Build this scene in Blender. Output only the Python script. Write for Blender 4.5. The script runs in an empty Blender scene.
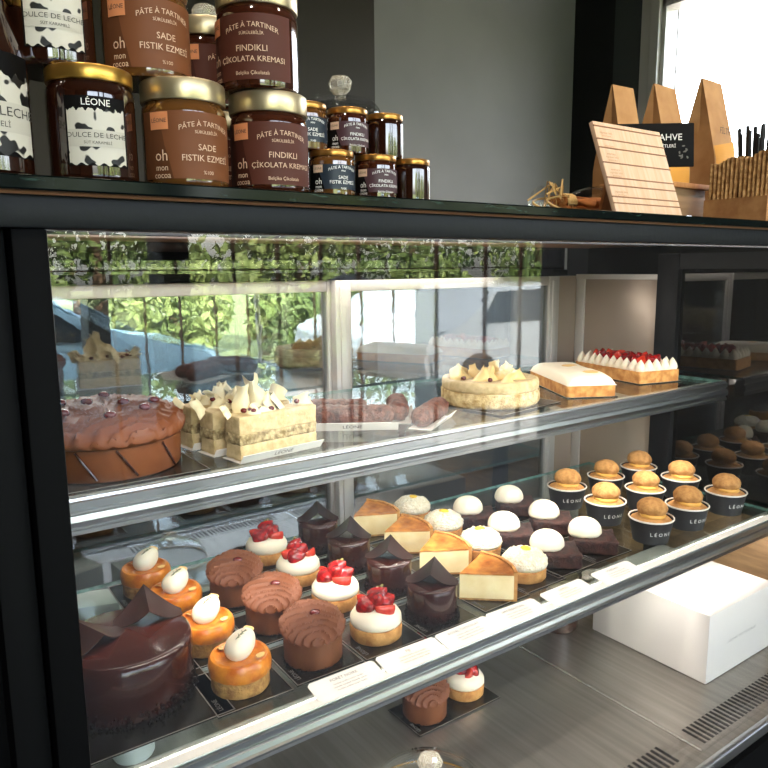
import bpy, bmesh, math, random
from mathutils import Vector, Matrix, noise, Euler
PI = math.pi
C = bpy.context.scene.collection
random.seed(7)

# ------------------------------------------------------------------ colours and materials
def srgb(h):
    h = h.lstrip('#')
    v = [int(h[i:i+2], 16)/255 for i in (0, 2, 4)]
    return tuple((x/12.92 if x <= .04045 else ((x+.055)/1.055)**2.4) for x in v) + (1,)

def mat(name, col, rough=.5, metal=0., col2=None, scale=30., bump=0., bscale=None, coat=0., sss=0., spec=.5,
        kind='noise', stretch=None, detail=4., ramp=(.35, .65), trans=0., ior=1.45, emit=0.):
    m = bpy.data.materials.new(name); m.use_nodes = True
    nt = m.node_tree; N = nt.nodes; L = nt.links
    b = N['Principled BSDF']
    b.inputs['Base Color'].default_value = srgb(col)
    b.inputs['Roughness'].default_value = rough
    b.inputs['Metallic'].default_value = metal
    b.inputs['Coat Weight'].default_value = coat
    b.inputs['Coat Roughness'].default_value = .06
    b.inputs['Specular IOR Level'].default_value = spec
    b.inputs['Transmission Weight'].default_value = trans
    b.inputs['IOR'].default_value = ior
    if sss:
        b.inputs['Subsurface Weight'].default_value = sss
        b.inputs['Subsurface Radius'].default_value = (.01, .006, .003)
        b.inputs['Subsurface Scale'].default_value = .4
    if emit:
        b.inputs['Emission Color'].default_value = srgb(col); b.inputs['Emission Strength'].default_value = emit
    tc = N.new('ShaderNodeTexCoord'); mp = N.new('ShaderNodeMapping')
    L.new(tc.outputs['Object'], mp.inputs[0])
    if stretch: mp.inputs['Scale'].default_value = stretch
    def tex(s):
        if kind == 'voronoi':
            t = N.new('ShaderNodeTexVoronoi'); t.inputs['Scale'].default_value = s; o = t.outputs['Distance']
        elif kind == 'crack':
            t = N.new('ShaderNodeTexVoronoi'); t.feature = 'DISTANCE_TO_EDGE'; t.inputs['Scale'].default_value = s; o = t.outputs['Distance']
        elif kind == 'wave':
            t = N.new('ShaderNodeTexWave'); t.inputs['Scale'].default_value = s; t.inputs['Distortion'].default_value = 4; o = t.outputs['Fac']
        else:
            t = N.new('ShaderNodeTexNoise'); t.inputs['Scale'].default_value = s; t.inputs['Detail'].default_value = detail; o = t.outputs['Fac']
        L.new(mp.outputs[0], t.inputs['Vector']); return o
    if col2:
        r = N.new('ShaderNodeValToRGB'); r.color_ramp.elements[0].position = ramp[0]; r.color_ramp.elements[1].position = ramp[1]
        r.color_ramp.elements[0].color = srgb(col); r.color_ramp.elements[1].color = srgb(col2)
        L.new(tex(scale), r.inputs[0]); L.new(r.outputs[0], b.inputs['Base Color'])
    if bump:
        bp = N.new('ShaderNodeBump'); bp.inputs['Strength'].default_value = bump; bp.inputs['Distance'].default_value = .003
        L.new(tex(bscale or scale), bp.inputs['Height']); L.new(bp.outputs[0], b.inputs['Normal'])
    return m

def pane_mat(name, tint='#ffffff', base=.04, gain=.9, wavy=0., rough=0.):
    m = bpy.data.materials.new(name); m.use_nodes = True
    nt = m.node_tree; N = nt.nodes; L = nt.links; N.remove(N['Principled BSDF'])
    out = N['Material Output']
    lw = N.new('ShaderNodeLayerWeight'); lw.inputs['Blend'].default_value = .5
    p = N.new('ShaderNodeMath'); p.operation = 'POWER'; p.inputs[1].default_value = 5
    a = N.new('ShaderNodeMath'); a.operation = 'MULTIPLY_ADD'; a.inputs[1].default_value = gain; a.inputs[2].default_value = base; a.use_clamp = True
    L.new(lw.outputs['Facing'], p.inputs[0]); L.new(p.outputs[0], a.inputs[0])
    t = N.new('ShaderNodeBsdfTransparent'); t.inputs[0].default_value = srgb(tint)
    g = N.new('ShaderNodeBsdfGlossy'); g.inputs['Roughness'].default_value = rough
    mx = N.new('ShaderNodeMixShader')
    L.new(a.outputs[0], mx.inputs[0]); L.new(t.outputs[0], mx.inputs[1]); L.new(g.outputs[0], mx.inputs[2]); L.new(mx.outputs[0], out.inputs[0])
    if wavy:
        tc = N.new('ShaderNodeTexCoord'); n = N.new('ShaderNodeTexNoise'); n.inputs['Scale'].default_value = 28; n.inputs['Detail'].default_value = 2
        b = N.new('ShaderNodeBump'); b.inputs['Strength'].default_value = wavy; b.inputs['Distance'].default_value = .002
        L.new(tc.outputs['Object'], n.inputs[0]); L.new(n.outputs[0], b.inputs['Height']); L.new(b.outputs[0], g.inputs['Normal'])
    return m

M = {}
M['glass'] = pane_mat('clear_glass', '#fdfefe', .04)
M['shelf_glass'] = pane_mat('shelf_glass', '#f3f8f6', .06)
M['door_glass'] = pane_mat('door_glass', '#dde6ea', .22, .8, .03, .0)
M['dark_glass'] = pane_mat('dark_glass', '#5a5f66', .10, .85)
M['glass_edge'] = mat('glass_edge', '#4d7f77', .15, col2='#86b3aa', scale=60, spec=.8)
M['slab_edge'] = mat('slab_edge', '#060d0c', .1, col2='#3c5a52', scale=45, ramp=(.62, .85), stretch=(1, 1, 5), spec=.15)
M['crystal'] = mat('crystal', '#fff6e4', .06, trans=.75, ior=1.5, spec=.8)
M['alu'] = mat('aluminium', '#b9babb', .28, 1., bump=.04, scale=200, stretch=(.02, 1, 1))
M['alu_dull'] = mat('aluminium_dull', '#c6c1bc', .42, .35)
M['steel'] = mat('brushed_steel', '#8f8a84', .33, .9, col2='#a09a93', scale=90, stretch=(1, .03, 1), bump=.05)
M['steel_seam'] = mat('steel_seam', '#c8c5c0', .25, .9)
M['black'] = mat('black_lacquer', '#030304', .6, spec=.1)
M['frame_black'] = mat('frame_black', '#090b0f', .5, bump=.1, scale=120, spec=.25)
M['post_black'] = mat('post_black', '#020203', .6, spec=.08)
M['slot'] = mat('slot_dark', '#120f0d', .6)
M['beige_panel'] = mat('beige_panel', '#a08f80', .35, .3, col2='#ab9a8b', scale=6)
M['wood_panel'] = mat('wood_panel', '#8a6b4c', .5, col2='#a5835f', scale=14, stretch=(1, 1, 9))
M['wood'] = mat('pale_wood', '#cfa989', .65, col2='#dab79b', scale=20, stretch=(9, 1, 1), bump=.05, spec=.2)
M['wood2'] = mat('orange_wood', '#b57a46', .5, col2='#c98f5a', scale=20, stretch=(6, 1, 1))
M['wood_groove'] = mat('wood_groove', '#8a5e40', .7)
M['kraft'] = mat('kraft_paper', '#b98a58', .75, col2='#a87848', scale=25, bump=.15)
M['kraft_dark'] = mat('kraft_card', '#8f6238', .8, col2='#a97b4b', scale=60, bump=.2)
M['sleeve'] = mat('corrugated_card', '#8a6236', .85, col2='#c09660', scale=130, bump=.5, ramp=(.4, .6))
M['grey_wall'] = mat('grey_paint', '#7d7a79', .85, col2='#787574', scale=3)
M['dark_brown'] = mat('dark_brown_panel', '#2a221c', .6)
M['pillar_black'] = mat('pillar_black', '#0d0e10', .55)
M['dark_grey'] = mat('dark_grey_paint', '#3f4142', .7)
M['floor'] = mat('floor_tile', '#1c1815', .45, col2='#221d19', scale=4)
M['ceiling'] = mat('ceiling_paint', '#4b4845', .9)
M['room'] = mat('room_paint', '#57524c', .8)
M['white_box'] = mat('white_card', '#dcd5cf', .6)
M['card_white'] = mat('card_white', '#dcd8d0', .6)
M['ink'] = mat('ink_grey', '#6f6b66', .8)
M['ink_dark'] = mat('ink_dark', '#3d3a38', .8)
M['ink_gold'] = mat('ink_tan', '#a9835a', .6)
M['white_ink'] = mat('white_ink', '#efece6', .6)
M['board'] = mat('board_black', '#15130f', .22, bump=.1, scale=80, spec=.6)
M['board_edge'] = mat('board_edge', '#8c857c', .3, .6)
M['crust'] = mat('tart_crust', '#a86c31', .75, col2='#d29a56', scale=70, bump=.35, bscale=300)
M['biscuit'] = mat('biscuit', '#8f6230', .8, col2='#c1904e', scale=110, bump=.5, bscale=350)
M['orange'] = mat('orange_glaze', '#b5580a', .3, col2='#d98728', scale=60, bump=.25, bscale=140, coat=.4)
M['cream'] = mat('white_cream', '#ecdfc6', .45, bump=.08, scale=60, sss=.1)
M['cream_rough'] = mat('flaked_cream', '#eee5d2', .6, col2='#d9caa8', scale=260, bump=.9, bscale=420, sss=.1)
M['yellow'] = mat('lemon_gel', '#efc440', .25, coat=.3)
M['thyme'] = mat('thyme_green', '#3b4a22', .7)
M['almond'] = mat('almond_flake', '#e2b876', .5)
M['mousse'] = mat('milk_chocolate_mousse', '#63361a', .6, col2='#704022', scale=30, bump=.1, spec=.3)
M['mousse_cap'] = mat('piped_chocolate', '#64351a', .5, col2='#6c3b1e', scale=12, bump=.06, spec=.3)
M['berry'] = mat('cranberry', '#5a1410', .25, coat=.3)
M['straw'] = mat('strawberry_flesh', '#a80f0e', .2, col2='#780708', scale=150, kind='voronoi', bump=.5, coat=.4)
M['straw_cut'] = mat('strawberry_cut', '#b82416', .25, col2='#d0452e', scale=90, coat=.4, bump=.2)
M['leaf'] = mat('strawberry_leaf', '#6e6a2c', .6)
M['glaze'] = mat('dark_chocolate_glaze', '#2b100a', .2, coat=.25, col2='#35150e', scale=20)
M['sheet'] = mat('dark_chocolate_sheet', '#21110d', .38, col2='#2c1813', scale=25, spec=.3)
M['crumb'] = mat('chocolate_crumb', '#0f0704', .75, spec=.15)
M['cheese'] = mat('cheesecake', '#e6cb92', .55, col2='#efdaa9', scale=40, sss=.1, bump=.08)
M['brown_top'] = mat('baked_top', '#7a3409', .28, col2='#d08a40', scale=40, coat=.3, ramp=(.3, .6))
M['brownie'] = mat('brownie', '#1f0f0b', .8, col2='#43221a', scale=80, bump=.9, bscale=280)
M['choux'] = mat('choux_crackle', '#a8743c', .8, col2='#cc9658', scale=90, bump=1., bscale=380)
M['custard'] = mat('custard', '#d9a44e', .4)
M['paper_black'] = mat('black_paper', '#232326', .55)
M['paper_rim'] = mat('cup_rim', '#dcd6cc', .6)
M['nut'] = mat('nut_layer', '#7d6a45', .85, col2='#c4b182', scale=130, bump=.9, bscale=300)
M['sponge'] = mat('sponge_layer', '#c79a4a', .8, col2='#e2bd6c', scale=60, bump=.4, bscale=250)
M['pale_cream'] = mat('pale_cream', '#cdb68a', .75, col2='#b59f70', scale=110, bump=.4, bscale=260)
M['white_choc'] = mat('white_chocolate', '#e6d7ac', .45, bump=.05, scale=40)
M['yellow_choc'] = mat('caramel_white_chocolate', '#e8c987', .45)
M['eclair'] = mat('nutty_chocolate', '#3e1d13', .6, col2='#704030', scale=110, bump=1., bscale=260)
M['crumb_cake'] = mat('crumb_coated_cake', '#a5854f', .8, col2='#dcc592', scale=90, bump=.9, bscale=350)
M['gold'] = mat('gold_lid', '#c89a48', .3, .9)
M['gold_dark'] = mat('bronze_lid', '#b07f3e', .3, .9)
M['lid_pale'] = mat('pale_gold_lid', '#c6b48e', .34, .85)
M['jar_dark'] = mat('dark_caramel_jar', '#241008', .06, coat=1., spec=.7)
M['jar_brown'] = mat('chocolate_jar', '#38190d', .06, coat=1., spec=.7)
M['jar_amber'] = mat('pistachio_jar', '#5c3a1a', .06, coat=1., spec=.7)
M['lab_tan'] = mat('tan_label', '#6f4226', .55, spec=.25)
M['lab_tan_b'] = mat('tan_label_dark', '#58331b', .55, spec=.25)
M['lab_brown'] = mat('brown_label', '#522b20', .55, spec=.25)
M['lab_brown_b'] = mat('brown_label_dark', '#3e1c13', .55, spec=.25)
M['lab_plum'] = mat('plum_label', '#40242a', .5)
M['lab_navy'] = mat('navy_label', '#182430', .5)
M['lab_orange'] = mat('orange_tag', '#d98a5a', .5)
M['lab_black'] = mat('black_label', '#080707', .6, spec=.12)
M['cow'] = mat('cow_label', '#0d0b0a', .5, col2='#c4beb0', scale=95, ramp=(.42, .45), detail=1)
M['cow_band'] = mat('cow_band', '#b8b2a4', .5)
M['tan_ink'] = mat('tan_ink', '#d8b598', .6)
M['raffia'] = mat('raffia', '#c9a468', .8, bump=.4, scale=90)
M['cinnamon'] = mat('cinnamon_bark', '#a5602c', .7, col2='#c07c40', scale=40, bump=.4, stretch=(1, 8, 8))
M['cello'] = pane_mat('cellophane', '#fbfaf6', .10, .9, .6, .08)
M['coffee_yellow'] = mat('yellow_print', '#d9962e', .6)
M['carton'] = mat('milk_carton', '#e4e6e2', .5)
M['carton_blue'] = mat('carton_teal', '#4c8f8c', .5)
M['bright_white'] = mat('bright_plaster', '#eeeeec', .8)
M['leafm'] = mat('tree_leaf', '#3c5220', .6, col2='#8c9a58', scale=1.5)
M['leafm2'] = mat('dark_tree_leaf', '#2a4018', .6, col2='#6c7f3e', scale=1.5)
M['bark'] = mat('bark', '#5a4634', .9)
M['asphalt'] = mat('asphalt', '#6f6d69', .9, col2='#7b7975', scale=3)
M['lawn'] = mat('lawn', '#66764a', .9, col2='#828c5c', scale=4)
M['car_white'] = mat('car_white', '#aab3b8', .25, coat=.6)
M['car_blue'] = mat('car_silver_blue', '#8fb0bf', .25, .3, coat=.6)
M['car_dark'] = mat('car_dark', '#20262d', .2, coat=.8)
M['car_glass'] = mat('car_glass', '#141a1e', .05)
M['tyre'] = mat('tyre', '#141414', .8)
M['umbrella'] = mat('umbrella_grey', '#6d6f6e', .8)
M['sign_red'] = mat('sign_red', '#c22a2a', .5)
M['skin'] = mat('skin', '#b98768', .6, sss=.1)
M['clothes'] = mat('dark_clothes', '#16181d', .85)

# ------------------------------------------------------------------ mesh helpers
def nb(): return bmesh.new()

def obj(name, bm, m, parent=None, loc=None, rot=None, smooth=40, kind=None, label=None):
    bmesh.ops.recalc_face_normals(bm, faces=bm.faces)
    me = bpy.data.meshes.new(name); bm.to_mesh(me); bm.free()
    for x in (m if isinstance(m, (list, tuple)) else [m]): me.materials.append(M[x] if isinstance(x, str) else x)
    if smooth:
        for p in me.polygons: p.use_smooth = True
        me.set_sharp_from_angle(angle=math.radians(smooth))
    o = bpy.data.objects.new(name, me); C.objects.link(o)
    if parent is not None: o.parent = parent
    if loc is not None: o.location = loc
    if rot is not None: o.rotation_euler = rot
    if kind: o['kind'] = kind
    if label: o['label'] = label
    return o

def tag(o, label, cat, group=None):
    o['label'] = label; o['category'] = cat
    if group: o['group'] = group
    return o

def thing(name, label, cat, loc, rz=0., group=None):
    o = bpy.data.objects.new(name, None); C.objects.link(o); o.empty_display_size = .02
    o.location = loc; o.rotation_euler = (0, 0, rz)
    return tag(o, label, cat, group)

def dup(root, loc, rz=0., label=None, group=None, s=1.):
    r = root.copy(); C.objects.link(r); r.location = loc; r.rotation_euler = (0, 0, rz); r.scale = (s, s, s)
    if label: r['label'] = label
    if group: r['group'] = group
    for ch in list(root.children):
        c = ch.copy(); C.objects.link(c); c.parent = r
        for g in ch.children:
            d = g.copy(); C.objects.link(d); d.parent = c
    return r

def box(bm, x0, x1, y0, y1, z0, z1, bev=0., seg=2, rot=None, mi=0):
    r = bmesh.ops.create_cube(bm, size=1); vs = r['verts']
    for v in vs: v.co = Vector(((x0+x1)/2+v.co.x*(x1-x0), (y0+y1)/2+v.co.y*(y1-y0), (z0+z1)/2+v.co.z*(z1-z0)))
    fs = list({f for v in vs for f in v.link_faces})
    if bev:
        es = list({e for v in vs for e in v.link_edges})
        g = bmesh.ops.bevel(bm, geom=es, offset=bev, segments=seg, profile=.5, affect='EDGES')
        vs = list({v for v in g['verts']} | {v for v in vs if v.is_valid})
        fs = list({f for v in vs for f in v.link_faces})
    for f in fs: f.material_index = mi
    if rot is not None: bmesh.ops.transform(bm, matrix=rot, verts=vs)
    return vs

def lathe(bm, prof, seg=40, f=None, c=(0, 0, 0), mi=0, a0=0., a1=2*PI):
    full = abs(a1-a0-2*PI) < 1e-6
    n = seg if full else seg+1
    rings = []
    for r, z in prof:
        if r < 1e-6: rings.append([bm.verts.new((c[0], c[1], c[2]+z))])
        else: rings.append([bm.verts.new((c[0]+r*math.cos(a0+(a1-a0)*i/seg), c[1]+r*math.sin(a0+(a1-a0)*i/seg), c[2]+z)) for i in range(n)])
    for A, B in zip(rings, rings[1:]):
        for i in range(seg):
            j = (i+1) % n
            if len(A) == 1 and len(B) == 1: continue
            if len(A) == 1: q = (A[0], B[i], B[j])
            elif len(B) == 1: q = (A[i], A[j], B[0])
            else: q = (A[i], A[j], B[j], B[i])
            fa = bm.faces.new(q); fa.material_index = mi
    vs = [v for r in rings for v in r]
    if f:
        for v in vs: v.co = f(v.co)
    return vs

def nz(p, s, o=0.): return noise.noise(Vector((p[0]*s+o, p[1]*s+o*1.7, p[2]*s-o)))

def blob(bm, rx, ry, rz, c=(0, 0, 0), sub=3, amp=0., s=60., rot=None, mi=0, o=0., fl=None):
    r = bmesh.ops.create_icosphere(bm, subdivisions=sub, radius=1); vs = r['verts']
    for v in vs:
        p = Vector((v.co.x*rx, v.co.y*ry, v.co.z*rz))
        if amp: p *= 1+amp*nz(p, s, o)
        if fl is not None and p.z < fl: p.z = fl
        if rot is not None: p = rot @ p
        v.co = p+Vector(c)
    for f in {f for v in vs for f in v.link_faces}: f.material_index = mi
    return vs

def prism(bm, pts, z0, z1, mi=0, bev=0.):
    lo = [bm.verts.new((x, y, z0)) for x, y in pts]; hi = [bm.verts.new((x, y, z1)) for x, y in pts]
    fs = [bm.faces.new(lo[::-1]), bm.faces.new(hi)]
    n = len(pts)
    for i in range(n): fs.append(bm.faces.new((lo[i], lo[(i+1) % n], hi[(i+1) % n], hi[i])))
    for f in fs: f.material_index = mi
    if bev:
        bmesh.ops.bevel(bm, geom=list({e for f in fs for e in f.edges}), offset=bev, segments=2, profile=.5, affect='EDGES')
    return lo+hi

def extrude_x(bm, pts, x0, x1, mi=0):       # pts = (y, z) profile
    A = [bm.verts.new((x0, y, z)) for y, z in pts]; B = [bm.verts.new((x1, y, z)) for y, z in pts]
    n = len(pts)
    fs = [bm.faces.new(A), bm.faces.new(B[::-1])]+[bm.faces.new((A[i], B[i], B[(i+1) % n], A[(i+1) % n])) for i in range(n)]
    for f in fs: f.material_index = mi
    return A+B

def tube(bm, path, r, seg=8, mi=0):
    path = [Vector(p) for p in path]; rings = []
    for i, p in enumerate(path):
        d = (path[min(i+1, len(path)-1)]-path[max(i-1, 0)]).normalized()
        a = d.orthogonal().normalized()
        if rings and abs(d.dot(Vector((0, 0, 1)))) < .95: a = d.cross(Vector((0, 0, 1))).normalized()
        b = d.cross(a)
        rr = r[i] if isinstance(r, (list, tuple)) else r
        rings.append([bm.verts.new(p+(a*math.cos(2*PI*k/seg)+b*math.sin(2*PI*k/seg))*rr) for k in range(seg)])
    for A, B in zip(rings, rings[1:]):
        for k in range(seg):
            f = bm.faces.new((A[k], A[(k+1) % seg], B[(k+1) % seg], B[k])); f.material_index = mi
    bm.faces.new(rings[0][::-1]).material_index = mi; bm.faces.new(rings[-1]).material_index = mi

_tx = {}
def text_geo(s):
    if s not in _tx:
        cu = bpy.data.curves.new('t', 'FONT'); cu.body = s; cu.size = 1; cu.align_x = 'CENTER'; cu.align_y = 'CENTER'; cu.resolution_u = 2
        o = bpy.data.objects.new('t', cu); C.objects.link(o)
        dg = bpy.context.evaluated_depsgraph_get(); dg.update()
        me = bpy.data.meshes.new_from_object(o.evaluated_get(dg))
        _tx[s] = ([tuple(v.co) for v in me.vertices], [tuple(p.vertices) for p in me.polygons])
        bpy.data.objects.remove(o); bpy.data.curves.remove(cu); bpy.data.meshes.remove(me)
    return _tx[s]

def text(bm, s, size, fn, mi=0, squeeze=1.):
    vs, fs = text_geo(s)
    V = [bm.verts.new(fn(x*size*squeeze, y*size)) for x, y, z in vs]
    for f in fs:
        try: bm.faces.new([V[i] for i in f]).material_index = mi
        except ValueError: pass

def on_cyl(r, z, a): return lambda x, y: Vector((r*math.cos(a+x/r), r*math.sin(a+x/r), z+y))
def patch(bm, r, a0, a1, z0, z1, mi=0, seg=16, prof=None):
    P = prof or [(r, z0), (r, z1)]
    return lathe(bm, P, seg, a0=a0, a1=a1, mi=mi)

# ------------------------------------------------------------------ levels of the place (metres; the camera stands at 1.2)
EYE = 1.2
DK = EYE-.745            # steel deck
S1 = EYE-.492            # lower glass shelf
S2 = EYE-.237            # upper glass shelf
SL = EYE+.060            # top of the glass counter slab
XL, XR = .097, 1.465     # inner faces of the case
YG, YD = .525, 1.2       # front glass, back sliding doors

# ------------------------------------------------------------------ room shell
def struct(name, bm, m): return obj(name, bm, m, kind='structure', smooth=0)
RX, RB, RF = 3.6, 3.03, -2.05       # inner faces: right wall, back wall, storefront
b = nb(); box(b, -3.2, RX+.15, RF-.15, RB+.15, -.1, 0); struct('floor', b, 'floor')
b = nb(); box(b, -3.2, RX+.15, RF-.15, RB+.15, 2.95, 3.05); struct('ceiling', b, 'ceiling')
b = nb(); box(b, -3.2, -3.05, RF-.15, RB+.15, 0, 2.95); struct('wall_left', b, 'room')
b = nb(); box(b, -3.05, RX+.15, RB, RB+.15, 0, 2.95); struct('wall_back', b, 'grey_wall')
b = nb()                                                            # right wall with the window opening
box(b, RX, RX+.15, 2.44, RB, 0, 2.95); box(b, RX, RX+.15, RF-.15, .3, 0, 2.95); box(b, RX, RX+.15, .3, 2.44, 0, .95); box(b, RX, RX+.15, .3, 2.44, 2.58, 2.95)
struct('wall_right', b, 'room')
b = nb(); box(b, -1.2, 2.08, RB-.06, RB, 0, 2.95); struct('trim_1', b, 'dark_brown')
b = nb(); box(b, RX-.01, RX, 2.74, RB, 0, 2.95); struct('trim_2', b, 'pillar_black')
b = nb(); box(b, RX-.012, RX, 2.56, 2.74, 0, 2.95); struct('trim_3', b, 'dark_grey')
b = nb()
for y0, y1, d in ((2.50, 2.56, .02), (2.44, 2.495, .035), (2.415, 2.44, .01)): box(b, RX-d, RX+.1, y0, y1, .9, 2.95, .004)
box(b, RX-.01, RX+.1, .3, 2.44, .9, .96); box(b, RX-.01, RX+.1, .3, 2.44, 2.565, 2.64); box(b, RX-.01, RX+.1, .3, .36, .9, 2.64)
w = struct('window_1', b, 'alu_dull')
b = nb(); box(b, RX+.05, RX+.056, .36, 2.415, .96, 2.565); obj('window_pane', b, 'glass', w, kind='structure', smooth=0)
# storefront behind the camera
b = nb(); box(b, -3.05, -.9, RF-.15, RF, 0, 2.95); box(b, -.9, RX, RF-.15, RF, 2.45, 2.95); struct('wall_front', b, 'room')
b = nb(); box(b, 1.04, 1.16, RF-.2, RF, 0, 2.45); struct('trim_4', b, 'dark_grey')
b = nb(); box(b, .40, .55, RF-.2, RF, 0, 2.45); struct('trim_5', b, 'dark_grey')
b = nb()
for x in (-.1, .83, 1.39, 1.62, 1.86, 2.09, 2.62, 3.0, 3.3): box(b, x-.004, x+.004, RF-.06, RF-.03, 0, 2.45)
box(b, -.9, RX, RF-.06, RF-.03, EYE-.0025, EYE+.0035); box(b, -.9, RX, RF-.06, RF-.03, 0, .08)
struct('window_2', b, 'wood_groove')

# ------------------------------------------------------------------ the display case
case = thing('display_case', 'black framed glass pastry display case with brushed steel deck', 'display case', (0, 0, 0))
def cp(name, bm, m, smooth=40, **k): return obj(name, bm, m, case, smooth=smooth, **k)
b = nb(); box(b, XL, XR, YG, YG+.006, DK+.002, EYE+.034); cp('front_glass', b, 'glass', 0, label='large clear front glass pane')
b = nb(); box(b, .05, 1.9, YG-.014, YG+.010, EYE+.0275, EYE+.049, .002); box(b, .05, 1.9, YG+.055, YG+.062, EYE+.0275, EYE+.049, .001); cp('top_frame', b, 'frame_black')  # real front frame, plus an added rear lip that hides the LED strip
b = nb(); box(b, .05, 1.9, YG-.016, 1.26, EYE+.0488, EYE+.0505); cp('copper_strip', b, 'wood_groove', 0)
b = nb(); vs = box(b, .02, 1.9, .50, 1.28, EYE+.0505, SL, .0012)
for f in b.faces:
    if abs(f.normal.z) < .5: f.material_index = 1
cp('top_slab', b, ['dark_glass', 'slab_edge'], 0, label='thick dark glass counter slab with green edge')
b = nb(); box(b, .075, XL, YG-.014, YG+.03, 0, EYE+.0275, .002); cp('corner_post', b, 'post_black')
b = nb(); box(b, .05, .073, YG-.004, 1.25, 0, EYE+.0488, .001); box(b, .073, XL-.004, YG+.03, 1.25, DK, EYE+.0488); cp('side_panel', b, 'black')
b = nb(); box(b, -.4, .05, .56, 1.25, 0, EYE+.0488); cp('service_panel', b, 'black')
b = nb(); box(b, XL, XR+.02, .512, 1.26, DK-.03, DK); cp('deck', b, 'steel', 0)
b = nb(); box(b, .976, .981, .53, 1.2, DK, DK+.0012); cp('deck_seam', b, 'steel_seam', 0)
for X0, n in ((.50, 38), (1.0, 38)):
    b = nb()
    for i in range(n): box(b, X0+i*.0115, X0+i*.0115+.0052, .537, .577, DK-.001, DK+.0006)
    cp('vent_grille', b, 'slot', 0)
b = nb(); box(b, XL, XR+.02, .500, .514, DK-.014, DK+.004, .004); cp('front_rim', b, 'alu')
b = nb(); box(b, XL, XR+.4, .502, 1.25, 0, DK-.03); cp('base_cabinet', b, 'black', 0)
b = nb(); box(b, .1, XR, YD+.006, YD+.03, DK, DK+.128); cp('back_sill', b, 'alu_dull', 0)
b = nb(); box(b, .1, XR, YD+.034, YD+.05, EYE-.022, EYE-.006, .001); cp('door_track', b, 'frame_black')
b = nb(); box(b, .1, XR, YD+.045, YD+.05, EYE-.006, EYE+.0488); cp('upper_back_panel', b, 'dark_glass', 0)
b = nb(); box(b, 1.388, XR, YD-.004, YD+.03, DK, EYE-.022); cp('back_post', b, 'beige_panel', 0)
b = nb(); box(b, XR-.006, XR+.012, .965, YD-.03, S1-.03, EYE-.03, .001); cp('end_panel', b, 'beige_panel')
b = nb(); box(b, XR-.010, XR+.012, YD-.03, YD-.004, DK, EYE-.03, .001); box(b, XR-.012, XR, .955, YD-.004, EYE-.03, EYE-.018); cp('end_panel_frame', b, 'alu_dull')
b = nb(); box(b, XR-.014, XR+.012, .912, .965, DK, EYE+.0275, .002); cp('end_post', b, 'frame_black')
b = nb(); box(b, XR, XR+.006, .53, .912, S1-.03, EYE+.0275); cp('end_glass', b, 'dark_glass', 0, label='dark mirrored end glass')
b = nb(); box(b, XR-.012, XR, .53, .912, EYE-.006, EYE+.0275); cp('added_led_mask', b, 'frame_black', 0)  # added black strip, blocks the LED line mirrored in the end glass
b = nb(); box(b, XR+.10, XR+.11, .50, 1.25, DK-.03, EYE+.0488); cp('outer_end_panel', b, 'black', 0)
b = nb(); box(b, XR-.002, XR+.012, .53, YD, DK, S1-.03); cp('lower_end_panel', b, 'wood_panel', 0)

# sliding doors at the back
def door(name, label, x0, x1, y, loc=(0, 0, 0)):
    t = thing(name, label, 'sliding door', ((x0+x1)/2, y, DK+.13))
    h = (x1-x0)/2; z1 = EYE-.022-(DK+.13); w = .036
    b = nb()
    for a0, a1 in ((-h, -h+w), (h-w, h)):
        box(b, a0, a1, -.010, .010, 0, z1, .002)
        box(b, a0+.010, a1-.010, -.013, -.009, .01, z1-.01, .001)
    box(b, -h+w, h-w, -.010, .010, z1-.022, z1, .002); box(b, -h+w, h-w, -.010, .010, 0, .03, .002)
    obj('door_frame', b, 'alu_dull', t)
    b = nb(); box(b, -h+w, h-w, -.003, .003, .03, z1-.022); obj('pane', b, 'door_glass', t, smooth=0)
    return t
door('sliding_door', 'aluminium framed sliding glass door behind the round brown chocolate cake', .11, .765, YD+.022)
door('sliding_door', 'aluminium framed sliding glass door behind the two long white-topped tarts', .735, 1.385, YD)

# glass shelves
def rail_profile(h, d):
    return [(0, 0), (-.004, 0), (-.005, -.003), (-.009, -.004), (-.009, -h*.30), (-.0065, -h*.34), (-.0065, -h*.40), (-.010, -h*.44), (-.0115, -h*.6),
            (-.010, -h*.74), (-.007, -h*.78), (-.007, -h*.83), (-.009, -h*.86), (-.009, -h*.97), (-.006, -h), (d, -h), (d, -.007), (0, -.007)]
def shelf(label, z, x0, x1, y0, y1, h):
    t = thing('glass_shelf', label, 'shelf', ((x0+x1)/2, y0, z))
    hw = (x1-x0)/2
    b = nb(); box(b, -hw, hw, 0, y1-y0, -.006, 0)
    for f in b.faces:
        if abs(f.normal.z) < .5: f.material_index = 1
    obj('pane', b, ['shelf_glass', 'glass_edge'], t, smooth=0)
    b = nb(); extrude_x(b, rail_profile(h, .012), -hw, hw); obj('front_rail', b, 'alu', t, smooth=25)
    b = nb(); box(b, -hw, hw, .026, .028, -.020, -.006); obj('added_led_lip', b, 'alu_dull', t, smooth=0)  # added lip, keeps the LED strip out of the door reflection
    return t
s2 = shelf('upper glass shelf with ridged aluminium front rail holding the large cakes', S2, XL+.002, 1.43, .782, 1.184, .040)
s1 = shelf('lower glass shelf with rounded aluminium front rail and price cards', S1, XL+.002, XR-.016, .655, 1.13, .034)
b = nb(); box(b, -.672, .672, -.008, .006, .0004, .0016); obj('label_strip', b, 'card_white', s1, smooth=0)
b = nb(); box(b, -.672, .672, .006, .052, .0004, .0012); obj('label_tray', b, 'glass', s1, smooth=0)

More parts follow.
